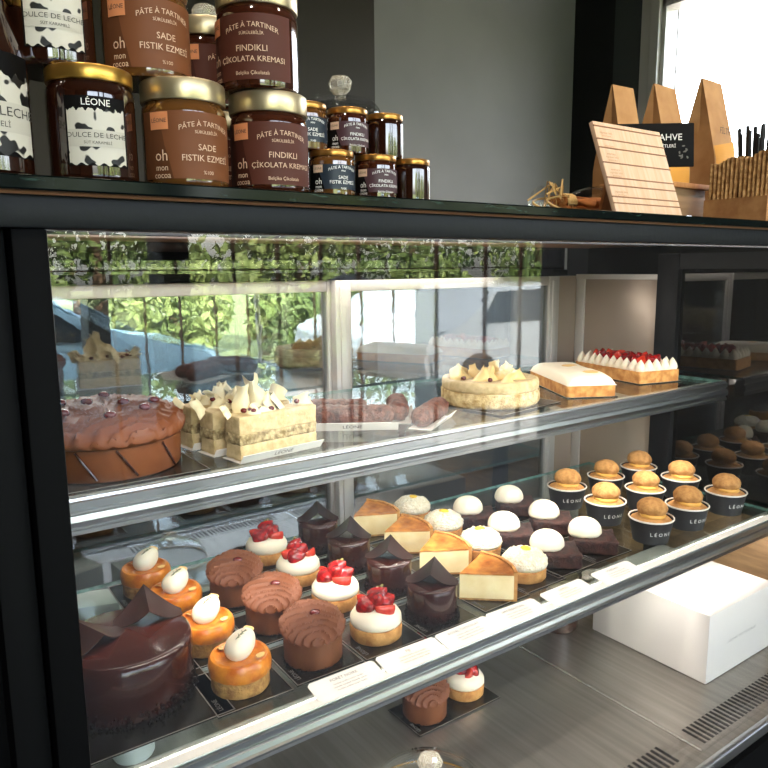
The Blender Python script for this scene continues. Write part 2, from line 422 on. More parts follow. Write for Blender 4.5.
# price cards along the lower shelf
cards = [(.418, 'FORÊT NOIRE', 'white price card printed in grey below the chocolate cream domes'),
         (.516, 'FIJI', 'white price card below the strawberry tarts'),
         (.612, 'ROYAL CHOCOLAT', 'white price card below the dark glazed chocolate cakes'),
         (.706, 'SAN SEBASTIAN', 'white price card below the cheesecake slices'),
         (.816, 'LEMON', 'white price card below the white-topped round tarts'),
         (.935, 'FONDANT', 'white price card below the brownies, nearest the paper cups')]
for x, s, lab in cards:
    t = thing('price_card', lab, 'price card', (x, .666, S1+.0035), random.uniform(-.04, .04), 'price cards on the lower shelf')
    R = Matrix.Rotation(math.radians(9), 4, 'X')
    b = nb(); prism(b, [(-.043, -.016), (.043, -.016), (.047, -.012), (.047, .014), (.043, .018), (-.043, .018), (-.047, .014), (-.047, -.012)], 0, .0008)
    bmesh.ops.transform(b, matrix=R, verts=b.verts); obj('card', b, 'card_white', t, smooth=0)
    b = nb(); fl = lambda cx, cy: (lambda x, y: R @ Vector((cx+x, cy+y, .0012)))
    text(b, s, .0062, fl(0, .0095), 0)
    for k in range(3):
        text(b, 'fondant praline cacao vanille' if k != 1 else 'noisette caramel chantilly citron', .0036, fl(.002, .002-k*.005), 0)
    obj('lettering', b, 'ink_gold' if s in ('FIJI', 'LEMON') else 'ink', t, smooth=0)

# ------------------------------------------------------------------ boards
def board(label, x, y, z, w=.094, d=.094, rz=0., group='black cake cards on the lower shelf', name='cake_card'):
    t = thing(name, label, 'cake card', (x, y, z), rz, group)
    b = nb(); box(b, -w/2, w/2, -d/2, d/2, 0, .0015); obj('card', b, 'board', t, smooth=0)
    b = nb()
    for a in ((-w/2, w/2, -d/2, -d/2+.0012), (-w/2, w/2, d/2-.0012, d/2), (-w/2, -w/2+.0012, -d/2, d/2), (w/2-.0012, w/2, -d/2, d/2)): box(b, *a, .0014, .0019)
    obj('edge_line', b, 'board_edge', t, smooth=0)
    b = nb(); text(b, 'LÉONE', .008, lambda x, y: Vector((-w/2+.008-y, -d/2+.022+x, .0019))); obj('lettering', b, 'ink', t, smooth=0)
    return t

# ------------------------------------------------------------------ pastries
def cam_rz(x, y): return math.atan2(-y, -x)+PI/2      # turn a thing's -Y side to the aisle corner

def quenelle(bm, L, R, rot, c, mi=0):
    n, seg = 14, 24; rings = []
    for i in range(n+1):
        t = i/n; x = -L/2*math.cos(PI*t); r = R*max(1e-4, math.sin(PI*t))**.92*(1-.10*math.cos(PI*t)*-1)
        ring = []
        for k in range(seg):
            a = 2*PI*k/seg; rr = r*(1+.035*math.cos(3*a+.4)); p = rot @ Vector((x, rr*math.cos(a), rr*math.sin(a)*.86)); ring.append(bm.verts.new(p+Vector(c)))
        rings.append(ring)
    for A, B in zip(rings, rings[1:]):
        for k in range(seg): bm.faces.new((A[k], A[(k+1) % seg], B[(k+1) % seg], B[k])).material_index = mi
    bm.faces.new(rings[0]); bm.faces.new(rings[-1])

def flake(bm, c, r, rot, mi=0):
    pts = [(r*math.cos(a)*1.35, r*math.sin(a)*(.8 if math.cos(a) < 0 else .62)) for a in [2*PI*k/12 for k in range(12)]]
    vs = prism(bm, pts, -.0005, .0005, mi)
    bmesh.ops.transform(bm, matrix=Matrix.Translation(c) @ rot.to_4x4(), verts=vs)

def make_orange():
    t = thing('orange_tart', '', 'tart', (0, 0, 0), 0, 'orange tarts with cream quenelles')
    f = lambda p: Vector((p.x*(1+.02*nz(p, 90)), p.y*(1+.02*nz(p, 90)), p.z+.0006*nz(p, 150)))
    b = nb(); lathe(b, [(0, 0), (.0335, 0), (.0345, .002), (.0345, .017), (.034, .019), (0, .019)], 48, f); obj('crust', b, 'biscuit', t)
    b = nb(); lathe(b, [(0, .0185), (.0345, .0185), (.0368, .021), (.0372, .028), (.0365, .036), (.034, .0395), (.030, .0400), (.028, .0386), (.015, .0384), (0, .0384)], 56, f); obj('glaze', b, 'orange', t)
    R = Euler((math.radians(10), math.radians(-16), math.radians(58))).to_matrix()
    b = nb(); quenelle(b, .046, .0165, R, (.002, .002, .0500)); obj('cream_quenelle', b, 'cream', t, smooth=60)
    b = nb()
    p0 = R @ Vector((-.008, .002, .0145))+Vector((.002, .002, .0500)); p1 = R @ Vector((.010, -.002, .0145))+Vector((.002, .002, .0500))
    tube(b, [p0, (p0+p1)/2+Vector((0, 0, .001)), p1], .0004, 6)
    for k in range(5):
        q = p0.lerp(p1, .15+k*.17); s = 1 if k % 2 else -1
        tube(b, [q, q+(R @ Vector((.003, .003*s, .0004)))], [.0006, .0002], 5)
    obj('thyme_sprig', b, 'thyme', t)
    for c, rr, e in (((.012, .0205, .0585), .0055, (.9, .3, .4)), ((.024, -.012, .041), .0055, (.1, .1, .9)), ((-.022, .012, .041), .005, (.5, .2, 2.2))):
        b = nb(); flake(b, Vector(c), rr, Euler(e).to_matrix()); obj('almond_flake', b, 'almond', t)
    return t

def ridge_cap(bm, R, z0, H, n, fc, amp, tilt=.22, rim=.055):
    prof = []
    for i in range(41):
        u = i/40
        if u < .15: k = u/.15; prof.append((R*(.90+.10*math.sin(k*PI/2)), z0+H*.30*k))
        else: k = (u-.15)/.85; prof.append((R*(1-k**1.6) if k < 1 else 0, z0+H*(.30+.70*math.sin(min(1, k*1.5)*PI/2)**.8)))
    def f(p):
        d = math.hypot(p.x-fc[0], (p.y-fc[1])*1.1)*(1+.10*nz(p, 30))
        ph = d/R*n
        saw = ph-math.floor(ph)
        cr = max(0., 1-min(ph % 1, 1-ph % 1)*3.2)**2
        e = saw*.8-.35+cr*.5
        top = max(0., min(1., (p.z-z0)/(H*.3)))
        g = 1+e*rim
        return Vector((p.x*g, p.y*g, p.z+(e*amp+(p.y+.4*R)*tilt)*top))
    return lathe(bm, [(0, z0+.001)]+prof, 120, f)

def make_mousse():
    t = thing('chocolate_mousse_cake', '', 'cake', (0, 0, 0), 0, 'round milk chocolate mousse cakes with piped swirl tops')
    f = lambda p: Vector((p.x*(1+.012*nz(p, 70)), p.y*(1+.012*nz(p, 70)), p.z))
    b = nb(); lathe(b, [(0, 0), (.0355, 0), (.0372, .002), (.0375, .040), (0, .048)], 48, f); obj('mousse_body', b, 'mousse', t)
    b = nb(); ridge_cap(b, .0412, .035, .014, 4.2, (.003, -.044), .0052, .20); obj('piped_top', b, 'mousse_cap', t, smooth=80)
    b = nb()
    for k in range(90):
        a = random.uniform(0, 2*PI); r = .0372+random.uniform(-.001, .002); s = random.uniform(.0006, .0013)
        blob(b, s, s, s, (r*math.cos(a), r*math.sin(a), random.uniform(.0005, .004)), 1)
    obj('crumb_ring', b, 'crumb', t, kind='stuff')
    b = nb(); blob(b, .007, .0055, .004, (.004, .006, .0565), 2, .15, 300); obj('cranberry', b, 'berry', t)
    return t

def strawberry(bm, L, R, rot, c, cut=False):
    n, seg = 10, 18; rings = []
    for i in range(n+1):
        t = i/n; r = R*(math.sin(PI*t**.62))**.8 if 0 < t < 1 else 0
        ring = [bm.verts.new((rot @ Vector((r*math.cos(2*PI*k/seg), (r*math.sin(2*PI*k/seg)) if not cut else min(r*math.sin(2*PI*k/seg), .15*R), (.5-t)*-L))) + Vector(c)) for k in range(seg)] if r > 1e-5 else [bm.verts.new(rot @ Vector((0, 0, (.5-t)*-L))+Vector(c))]
        rings.append(ring)
    for A, B in zip(rings, rings[1:]):
        for k in range(seg):
            j = (k+1) % seg
            if len(A) == 1: q = (A[0], B[k], B[j])
            elif len(B) == 1: q = (A[k], A[j], B[0])
            else: q = (A[k], A[j], B[j], B[k])
            bm.faces.new(q)

def make_straw():
    t = thing('strawberry_tart', '', 'tart', (0, 0, 0), 0, 'round strawberry cream tarts')
    f = lambda p: Vector((p.x*(1+.02*nz(p, 80)), p.y*(1+.02*nz(p, 80)), p.z))
    b = nb(); lathe(b, [(0, 0), (.0335, 0), (.035, .002), (.0355, .016), (.0350, .019), (0, .019)], 48, f); obj('crust', b, 'crust', t)
    b = nb(); lathe(b, [(0, .018), (.032, .018), (.0352, .022), (.0345, .029), (.030, .036), (.022, .0405), (.012, .042), (0, .042)], 48, f); obj('cream', b, 'cream', t, smooth=70)
    for i, (x, y, z, rx, ry, rz) in enumerate(((-.011, -.008, .0485, 1.2, .3, .3), (.010, -.011, .0485, 1.2, -.4, -.6), (.001, .010, .050, 1.1, .2, 3.0), (.014, .006, .050, 1.0, .8, 1.6), (-.013, .007, .050, .9, -.8, -1.4), (.001, -.003, .056, .9, .2, .2), (.004, .006, .0585, .7, -.5, 2.2))):
        b = nb(); strawberry(b, .031, .0145, Euler((rx, ry, rz)).to_matrix(), (x*1.0, y*1.0, z-.0055), i % 3 == 1); obj('strawberry', b, 'straw_cut' if i % 3 == 1 else 'straw', t, smooth=60)
    b = nb()
    for k in range(3): flake(b, Vector((.004+.002*k, .012, .0615+.001*k)), .0025, Euler((.6+k, .4, k*2.)).to_matrix())
    obj('leaf', b, 'leaf', t)
    return t

def tent(bm, a, bk, fr, hb, hf, th=.0012, n=14):
    top, bot = [], []
    for i in range(2*n+1):
        u = (i-n)/n; row = []; rb = []
        w = 1-abs(u)
        for j in range(7):
            s = j/6; v = -fr+(fr+bk)*s; v2 = v*(.25+.75*w)
            h = (hf+(hb-hf)*s)*(w**1.35) - .004*math.sin(PI*min(1, abs(u)))*(1-s)
            row.append(bm.verts.new((u*a, v2, h))); rb.append(bm.verts.new((u*a, v2, h-th)))
        top.append(row); bot.append(rb)
    for i in range(2*n):
        for j in range(6):
            bm.faces.new((top[i][j], top[i+1][j], top[i+1][j+1], top[i][j+1])); bm.faces.new((bot[i][j], bot[i][j+1], bot[i+1][j+1], bot[i+1][j]))
        for j in (0, 6): bm.faces.new((top[i][j], bot[i][j], bot[i+1][j], top[i+1][j]))
    for i in (0, 2*n):
        for j in range(6): bm.faces.new((top[i][j], top[i][j+1], bot[i][j+1], bot[i][j]))
    return [v for r in top+bot for v in r]

def crumbs(r, n, h, s0, s1, w=.002):
    b = nb()
    for k in range(n):
        a = random.uniform(0, 2*PI); q = random.random(); rr = r+w*(1-q)*random.uniform(.2, 1.); s = random.uniform(s0, s1)
        blob(b, s, s, s, (rr*math.cos(a), rr*math.sin(a), .0006+h*q*q), 1)
    return b

def make_dark():
    t = thing('dark_chocolate_cake', '', 'cake', (0, 0, 0), 0, 'small glazed dark chocolate cakes with folded chocolate sheets')
    b = nb(); lathe(b, [(0, 0), (.0345, 0), (.0355, .002), (.0358, .042), (.0345, .0465), (.031, .048), (0, .048)], 56); obj('glazed_body', b, 'glaze', t, smooth=60)
    obj('crumb_ring', crumbs(.036, 300, .012, .0006, .0018, .004), 'crumb', t, kind='stuff')
    b = nb(); vs = tent(b, .0375, .034, .020, .0235, .0185); bmesh.ops.translate(b, vec=(0, 0, .0492), verts=vs); obj('chocolate_sheet', b, 'sheet', t, smooth=50)
    return t

def make_cheese():
    t = thing('cheesecake_slice', '', 'cake slice', (0, 0, 0), 0, 'baked cheesecake slices')
    R, A = .080, math.radians(66); H = .040
    arc = [(R*math.cos(A*k/12), R*math.sin(A*k/12)) for k in range(13)]
    cx, cy = -.040, -.030
    arc = [(x+cx, y+cy) for x, y in arc]; tip = (cx, cy)
    b = nb(); prism(b, [tip]+arc, .003, H); obj('filling', b, 'cheese', t, smooth=30)
    b = nb(); prism(b, [tip]+arc, 0, .003); obj('crust_base', b, 'biscuit', t, smooth=0)
    b = nb(); out = [(cx+(R+.005)*math.cos(A*k/12), cy+(R+.005)*math.sin(A*k/12)) for k in range(13)]
    vs = prism(b, arc+out[::-1], 0, H+.0065)
    for v in vs: v.co += Vector((nz(v.co, 120), nz(v.co, 120, 3), nz(v.co, 90, 5) if v.co.z > .01 else 0))*.0012
    obj('crust_wall', b, 'crust', t, smooth=30)
    b = nb(); n = 10; g = []
    for i in range(n+1):
        rr = R*(i/n)
        g.append([b.verts.new((cx+rr*math.cos(A*k/12), cy+rr*math.sin(A*k/12), H+.0012+.0022*(i/n)**3+.0012*nz((rr*math.cos(A*k/12), rr*math.sin(A*k/12), 0), 60))) for k in range(13)] if i else [b.verts.new((cx, cy, H+.001))])
    for i in range(n):
        for k in range(12):
            q = (g[0][0], g[1][k], g[1][k+1]) if i == 0 else (g[i][k], g[i+1][k], g[i+1][k+1], g[i][k+1]); b.faces.new(q)
    r = bmesh.ops.extrude_face_region(b, geom=list(b.faces))
    for v in r['geom']:
        if isinstance(v, bmesh.types.BMVert): v.co.z -= .0028
    obj('baked_top', b, 'brown_top', t, smooth=40)
    return t

def make_wtart():
    t = thing('meringue_tart', '', 'tart', (0, 0, 0), 0, 'round tarts with flaked white domes')
    f = lambda p: Vector((p.x*(1+.02*nz(p, 80)), p.y*(1+.02*nz(p, 80)), p.z))
    b = nb(); lathe(b, [(0, 0), (.033, 0), (.0345, .002), (.0352, .018), (.034, .0195), (0, .0195)], 48, f); obj('crust', b, 'crust', t)
    g = lambda p: p*(1+.03*nz(p, 90)+.07*nz(p, 260)) if p.z > .0205 else p
    b = nb(); lathe(b, [(0, .019), (.034, .019), (.0365, .023)]+[(.0365*math.cos(k*PI/2/14)**.8 if k < 14 else 0, .023+.0225*math.sin(k*PI/2/14)) for k in range(1, 15)], 72, g); obj('cream_dome', b, 'cream_rough', t, smooth=70)
    b = nb(); blob(b, .010, .008, .0022, (0, .002, .0463), 2, .1, 200); obj('lemon_gel', b, 'yellow', t)
    return t

def make_brownie():
    t = thing('brownie', '', 'brownie', (0, 0, 0), 0, 'brownies with white cream domes')
    b = nb(); box(b, -.038, .038, -.033, .033, 0, .024, .003)
    bmesh.ops.subdivide_edges(b, edges=[e for e in b.edges if e.calc_length() > .01], cuts=7, use_grid_fill=True)
    for v in b.verts: v.co += Vector((nz(v.co, 110), nz(v.co, 110, 4), nz(v.co, 110, 9)))*.0030
    obj('brownie_block', b, 'brownie', t, smooth=50)
    def f(p):
        a = math.atan2(p.y, p.x); return Vector((p.x*1.12*(1+.025*math.cos(7*a)), p.y*.92*(1+.025*math.cos(7*a)), p.z))
    b = nb(); lathe(b, [(0, .0225), (.020, .0225), (.0232, .027)]+[(.0235*math.cos(k*PI/2/12)**.8 if k < 12 else 0, .028+.0245*math.sin(k*PI/2/12)) for k in range(13)], 40, f)
    bmesh.ops.scale(b, vec=(1.1, 1.1, 1.08), verts=b.verts); bmesh.ops.translate(b, vec=(-.015, .002, -.002), verts=b.verts); obj('cream_dome', b, 'cream', t, smooth=70)
    return t

def make_cup():
    t = thing('choux_cup', '', 'dessert', (0, 0, 0), 0, 'black paper cups with choux buns')
    b = nb(); lathe(b, [(0, 0), (.031, 0), (.0385, .042), (.0375, .042), (.036, .030), (0, .028)], 48); obj('paper_cup', b, 'paper_black', t)
    b = nb(); lathe(b, [(.0376, .0415), (.0392, .0410), (.0402, .0425), (.0396, .0440), (.0380, .0440), (.0376, .0415)], 48); obj('cup_rim', b, 'paper_rim', t)
    b = nb(); text(b, 'L É O N E', .0095, lambda x, y: Vector(((.0346+(y)*.178+.0006)*math.cos(-PI/2+.45+x/.035), (.0346+y*.178+.0006)*math.sin(-PI/2+.45+x/.035), .020+y))); obj('lettering', b, 'white_ink', t, smooth=0)
    b = nb(); blob(b, .0362, .0362, .012, (0, 0, .0365), 4, .05, 90); obj('choux_base', b, 'choux', t, smooth=80)
    b = nb(); blob(b, .0225, .0215, .007, (.002, -.004, .0475), 3, .12, 90); obj('custard', b, 'custard', t, smooth=80)
    b = nb(); blob(b, .0265, .0255, .0185, (.001, .002, .0590), 4, .06, 120); obj('choux_bun', b, 'choux', t, smooth=80)
    return t

ROWY = (.740, .849, .957, 1.061)
ordn = ('nearest the front glass', 'second from the front glass', 'third from the front glass', 'at the back of its row')
def row(proto, xs, ys, labels, blabels, cell=True, dz=.0018, rot=0., jitter=.25, face=True, off=(0, 0)):
    for i, (x, y) in enumerate(zip(xs, ys)):
        x = round(x*.979, 4)
        if blabels: board(blabels[i], x, y, S1+.0006, rz=random.uniform(-.02, .02))
        rz = (cam_rz(x, y) if face else 0)+rot+random.uniform(-jitter, jitter)
        p = (x+off[0], y+off[1], S1+.0006+dz)
        if i == 0:
            proto.location = p; proto.rotation_euler = (0, 0, rz); proto['label'] = labels[0]
        else: dup(proto, p, rz, labels[i], s=random.uniform(.985, 1.015))
def lab(fmt, n=4):
    o = ['nearest the front glass', 'second from the front glass', 'third from the front glass', 'fourth from the front glass'][:n]
    return [fmt % q for q in o]

def make_mini(): pass
o_ = make_orange()
row(o_, (.320, .321, .318, .308), ROWY, lab('orange glazed tart with white quenelle, %s'), lab('black card under the orange tart %s'), jitter=.15)
m_ = make_mousse()
row(m_, (.423, .421, .412), (.742, .851, .957), lab('round chocolate mousse cake with piped swirl, %s', 3), lab('black card under the chocolate mousse cake %s', 3), jitter=.2)
st_ = make_straw()
row(st_, (.522, .525, .522, .518), ROWY, lab('strawberry topped cream tart, %s'), lab('black card under the strawberry tart %s'), jitter=.9)
d_ = make_dark()
row(d_, (.622, .625, .620, .622), ROWY, lab('glazed dark chocolate cake with folded sheet, %s'), lab('black card under the small dark chocolate cake %s'), rot=-.05, jitter=.08)
c_ = make_cheese()
row(c_, (.735, .740, .745, .745), (.745, .855, .958, 1.061), lab('baked cheesecake slice with browned top, %s'), lab('black card under the cheesecake slice %s'), rot=.10, jitter=.08)
w_ = make_wtart()
row(w_, (.826, .830, .836, .845), (.750, .856, .962, 1.067), lab('round tart with flaked white dome, %s'), lab('black card under the white domed tart %s'), jitter=1.2)
b_ = make_brownie()
row(b_, (.912, .918, .928), (.758, .865, .972), lab('brownie with white dome beside the white tarts, %s', 3), lab('black card under the brownie beside the white tarts, %s', 3), rot=.16, jitter=.05)
b2 = dup(b_, (0, 0, 0))
row(b2, (1.012, 1.026, 1.042), (.758, .865, .972), lab('brownie with white dome beside the paper cups, %s', 3), lab('black card under the brownie beside the paper cups, %s', 3), rot=.16, jitter=.05)
k_ = make_cup()
cups = []
for i, (xs, nm) in enumerate((((1.135, 1.146, 1.160), 'beside the brownies'), ((1.252, 1.278, 1.290), 'in the middle row of cups'), ((1.392, 1.408, 1.410), 'in the row by the end glass'))):
    p = k_ if i == 0 else dup(k_, (0, 0, 0))
    row(p, xs, (.725, .834, .940), lab('black paper choux cup '+nm+', %s', 3), None, dz=.0002, jitter=.35)

# large glazed chocolate cake on the lower shelf
t = thing('chocolate_cake', 'large glossy dark chocolate cake with curled chocolate sheets on the lower shelf', 'cake', (.200, .810, S1+.0024), 0)
b = nb(); lathe(b, [(0, 0), (.0745, 0), (.077, .003), (.0775, .058), (.0755, .066), (.070, .0685), (0, .0685)], 80); obj('glazed_body', b, 'glaze', t, smooth=60)
obj('crumb_ring', crumbs(.077, 420, .016, .0008, .0024, .005), 'crumb', t, kind='stuff')
for rz, x, y, a in ((.10, .036, .022, .040), (.75, -.036, -.004, .044)):
    b = nb(); vs = tent(b, a, .044, .022, .026, .019); bmesh.ops.transform(b, matrix=Matrix.Translation((x, y, .0695)) @ Matrix.Rotation(rz-.3, 4, 'Z'), verts=vs); obj('chocolate_sheet', b, 'sheet', t, smooth=50)
board('large black card under the glossy dark chocolate cake', .195, .790, S1+.0006, .185, .185, 0, None)

# ------------------------------------------------------------------ upper shelf
# round milk chocolate cake
t = thing('chocolate_mousse_cake', 'large round milk chocolate cake with piped swirls and cranberries on upper shelf', 'cake', (.216, .885, S2+.0036), cam_rz(.216, .885))
b = nb(); lathe(b, [(0, 0), (.083, 0), (.085, .003), (.0865, .038), (.070, .050), (0, .050)], 80); obj('mousse_body', b, 'mousse', t)
b = nb(); ridge_cap(b, .092, .036, .030, 6.5, (.06, -.125), .0060, .08, .018)
obj('piped_top', b, 'mousse_cap', t, smooth=70)
for x, y in ((-.045, -.02), (-.02, .025), (.005, -.045), (.022, .012), (.045, -.020), (.058, .014), (-.05, .03), (0, .055)):
    b = nb(); blob(b, .0075, .0065, .0048, (x, y, .0735-.3*(x*x+y*y)+.08*y), 2, .15, 200); obj('cranberry', b, 'berry', t)
for a in (.1, .75, -.4):
    b = nb(); tube(b, [(.0875*math.sin(a+q*.25), -.0875*math.cos(a+q*.25), .036-.032*q) for q in (0, .25, .5, .75, 1)], .0014, 6); obj('chocolate_drizzle', b, 'glaze', t)
board('black card under the large milk chocolate cake', .216, .885, S2+.0008, .186, .186, 0, None)

# layered slices with white chocolate shards
def shard(bm, w, h, curl, seed):
    rnd = random.Random(seed); n = 6; A = []; B = []
    for i in range(n+1):
        for j in range(n+1):
            u = i/n-.5; v = j/n
            ww = w*(1-.55*v+.15*math.sin(9*v+seed))*(1+.2*nz((u*3, v*3, seed), 1.5))
            p = Vector((u*ww+.15*w*nz((0, v*3, seed*2.3), 1.3), curl*(u*u*4-.5*v)*h, v*h*(1+.25*nz((u*4, seed, 0), 1.2))))
            A.append(bm.verts.new(p)); B.append(bm.verts.new(p+Vector((0, .0012, 0))))
    I = lambda i, j: i*(n+1)+j
    for i in range(n):
        for j in range(n):
            bm.faces.new((A[I(i, j)], A[I(i+1, j)], A[I(i+1, j+1)], A[I(i, j+1)])); bm.faces.new((B[I(i, j)], B[I(i, j+1)], B[I(i+1, j+1)], B[I(i+1, j)]))
    for i in range(n):
        for j in (0, n):
            bm.faces.new((A[I(i, j)], B[I(i, j)], B[I(i+1, j)], A[I(i+1, j)])); bm.faces.new((A[I(j, i)], A[I(j, i+1)], B[I(j, i+1)], B[I(j, i)]))

def rough_box(x0, x1, y0, y1, z0, z1, amp, s, bev=.002, cuts=9):
    b = nb(); box(b, x0, x1, y0, y1, z0, z1, bev)
    bmesh.ops.subdivide_edges(b, edges=[e for e in b.edges if e.calc_length() > .008], cuts=cuts, use_grid_fill=True)
    for v in b.verts: v.co += Vector((nz(v.co, s), nz(v.co, s, 4), nz(v.co, s, 9)))*amp
    return b

def slice_cake(label, x, y, rz, seed):
    t = thing('layered_cake_slice', label, 'cake slice', (x, y, S2+.002), rz, 'layered cake slices with white chocolate shards')
    rnd = random.Random(seed)
    obj('sponge_layer', rough_box(-.060, .060, -.017, .017, 0, .020, .0008, 140), 'pale_cream', t)
    obj('nut_layer', rough_box(-.0605, .0605, -.0175, .0175, .0195, .033, .0013, 190), 'nut', t)
    obj('cream_layer', rough_box(-.060, .060, -.017, .017, .0325, .056, .0008, 120), 'pale_cream', t)
    spots = ((-.056, .004, .022, .016, .9, -.9), (-.034, .003, .026, .034 if seed == 1 else .014, .1, -.1), (-.014, .005, .026, .038 if seed == 1 else .018, -.5, .1), (.006, -.003, .030, .024, .8, -.7), (.022, .004, .034, .022, 1.5, -.6), (.042, -.002, .036, .020, -1., -1.0), (.0, -.008, .028, .016, 1.2, -1.1), (-.040, -.007, .026, .014, -1.1, -1.))
    for k, (sx, sy, w, h, a, tl) in enumerate(spots):
        b = nb(); shard(b, w*1.15, h*rnd.uniform(1.0, 1.4), .35, seed*10+k)
        o = obj('white_chocolate_shard', b, 'white_choc', t, (sx, sy, .0552), (tl+rnd.uniform(-.2, .2), rnd.uniform(-.3, .3), a), smooth=60)
    for k in range(7):
        b = nb(); blob(b, .0042, .004, .0034, (rnd.uniform(-.06, .06), rnd.uniform(-.013, .010), .0585+rnd.uniform(0, .004)), 2, .1, 200); obj('red_berry', b, 'berry', t)
    return t
zs = math.radians(8)
for k, (x, y, l) in enumerate(((.408, .824, 'layered cake slice with white chocolate shards, nearest the front glass'),
                               (.394, .874, 'layered cake slice with white chocolate shards, middle of three'),
                               (.384, .924, 'layered cake slice with white chocolate shards, farthest from the front glass'))):
    slice_cake(l, x, y, zs, k+1)
def paper(label, x, y, z, w, d, rz, lip=.014, group='white folded paper cards on the upper shelf'):
    t = thing('paper_card', label, 'paper card', (x, y, z), rz, group)
    b = nb(); box(b, -w/2, w/2, -d/2, d/2, 0, .0008)
    box(b, -w/2, w/2, -.0004, .0004, 0, lip, rot=Matrix.Translation((0, -d/2, 0)) @ Matrix.Rotation(math.radians(38), 4, 'X'))
    obj('card', b, 'card_white', t, smooth=0)
    R = Matrix.Translation((0, -d/2, 0)) @ Matrix.Rotation(math.radians(38), 4, 'X')
    b = nb(); text(b, 'LÉONE', .0095, lambda x, y: R @ Vector((x, -.0008, lip*.5+y))); obj('lettering', b, 'ink_dark', t, smooth=0)
for k, (x, y, s) in enumerate(((.408, .824, 'front'), (.394, .874, 'middle'), (.384, .924, 'farthest'))):
    paper('white paper card under the %s layered cake slice' % s, x, y, S2+.0006, .126, .040, zs)

# nut-covered eclairs
def eclair(label, x, y, rz, L=.115, R=.0155, seed=1, tilt=0.):
    b = nb(); n, seg = 34, 26; rings = []
    for i in range(n+1):
        tt = -1+2*i/n; e = max(0, abs(tt)-.74)/.26; r = R*math.sqrt(max(0, 1-e*e)); xx = tt*L/2
        ring = []
        for k in range(seg):
            a = 2*PI*k/seg; p = Vector((xx, r*math.cos(a), r*math.sin(a)*.92))
            d = 1+.16*nz(p, 170, seed)+.11*nz(p, 380, seed*2)+.06*nz(p, 40, seed*3)
            ring.append(b.verts.new((xx*(1+.02*(d-1)), p.y*d, p.z*d+R*.95)))
        rings.append(ring)
    for A, B in zip(rings, rings[1:]):
        for k in range(seg): b.faces.new((A[k], A[(k+1) % seg], B[(k+1) % seg], B[k]))
    b.faces.new(rings[0]); b.faces.new(rings[-1])
    for v in b.verts: v.co.z = max(v.co.z, .001)
    o = obj('eclair', b, 'eclair', smooth=80); o.location = (x, y, S2+.0016); o.rotation_euler = (0, 0, rz)
    return tag(o, label, 'eclair', 'nut covered chocolate eclairs')
E1 = math.radians(-33)
eclair('nut covered eclair lying behind another on a white card', .578, .955, E1, seed=1, L=.118, R=.0165)
eclair('nut covered eclair in front, lying on a white card with lettering', .580, .893, E1, seed=2, L=.128, R=.0165)
eclair('nut covered eclair seen end-on between the pair and the angled one', .672, .905, math.radians(55), seed=3, L=.105, R=.0165)
eclair('nut covered eclair lying at an angle by the round flaked cake', .686, .838, math.radians(33), seed=4, L=.115, R=.0165)
paper('white paper card with lettering under the front eclair', .574, .888, S2+.0006, .136, .052, E1, .017)
paper('white paper card under the eclair lying behind', .584, .961, S2+.0006, .120, .040, E1, .012)
paper('white folded card under the angled eclair', .686, .838, S2+.0006, .108, .036, math.radians(33), .014)
paper('white folded card under the end-on eclair', .672, .905, S2+.0006, .106, .036, math.radians(55), .012)

# round flaked cake
t = thing('round_cake', 'round pale crumb-coated cake topped with white chocolate flakes', 'cake', (.872, .900, S2+.0036), cam_rz(.872, .900))
g = lambda p: p+Vector((p.x, p.y, 0))*(.025*nz(p, 120)+.03*nz(p, 420)) if math.hypot(p.x, p.y) > .07 else p
b = nb(); lathe(b, [(0, 0), (.081, 0), (.0845, .004), (.0855, .010), (.0855, .016), (.0855, .022), (.085, .026), (.082, .026), (0, .026)], 150, g); obj('crumb_layer', b, 'crumb_cake', t, smooth=70)
b = nb(); lathe(b, [(0, .0255), (.083, .0255), (.0848, .030), (.0848, .038), (.083, .043), (.077, .045), (.071, .042), (0, .040)], 96, lambda p: p*(1+.012*nz(p, 70))); obj('cream_layer', b, 'pale_cream', t, smooth=70)
for k in range(15):
    a = k*2.4; r = .010+.052*math.sqrt(k/15)
    b = nb(); shard(b, random.uniform(.034, .048), random.uniform(.024, .036), .3, 40+k)
    obj('white_chocolate_flake', b, 'yellow_choc', t, (r*math.cos(a), r*math.sin(a), .041), (random.uniform(-1.35, -.6), random.uniform(-.3, .3), random.uniform(-1.2, 1.2)), smooth=60)
for x, y in ((-.045, -.03), (.0, -.045), (.04, .0), (.02, .03), (-.03, .02)):
    b = nb(); blob(b, .0045, .0045, .0038, (x, y, .045), 2); obj('red_berry', b, 'berry', t)
board('black card under the round flaked cake', .876, .895, S2+.0008, .168, .168, math.radians(8), None)

# long white-topped tart
def rrect(hx, hy, r, n=5):
    P = []
    for cx, cy, a in ((hx-r, hy-r, 0), (-hx+r, hy-r, PI/2), (-hx+r, -hy+r, PI), (hx-r, -hy+r, 1.5*PI)):
        P += [(cx+r*math.cos(a+k*PI/2/n), cy+r*math.sin(a+k*PI/2/n)) for k in range(n+1)]
    return P
ang = math.radians(-28)
t = thing('meringue_tart', 'long rectangular tart covered in smooth white meringue', 'tart', (1.104, .915, S2+.0016), ang)
b = nb(); prism(b, rrect(.047, .104, .006), 0, .022, bev=.001); obj('crust', b, 'crust', t)
b = nb(); n, m = 16, 34; G = []
for i in range(n+1):
    G.append([])
    for j in range(m+1):
        u = -1+2*i/n; v = -1+2*j/m
        e = max(0, 1-abs(u)**4)*max(0, 1-abs(v)**6)
        G[-1].append(b.verts.new((u*.0475, v*.105, .0215+.021*e**.45+.0022*nz((u*.05, v*.1, 0), 42)*e)))
for i in range(n):
    for j in range(m): b.faces.new((G[i][j], G[i+1][j], G[i+1][j+1], G[i][j+1]))
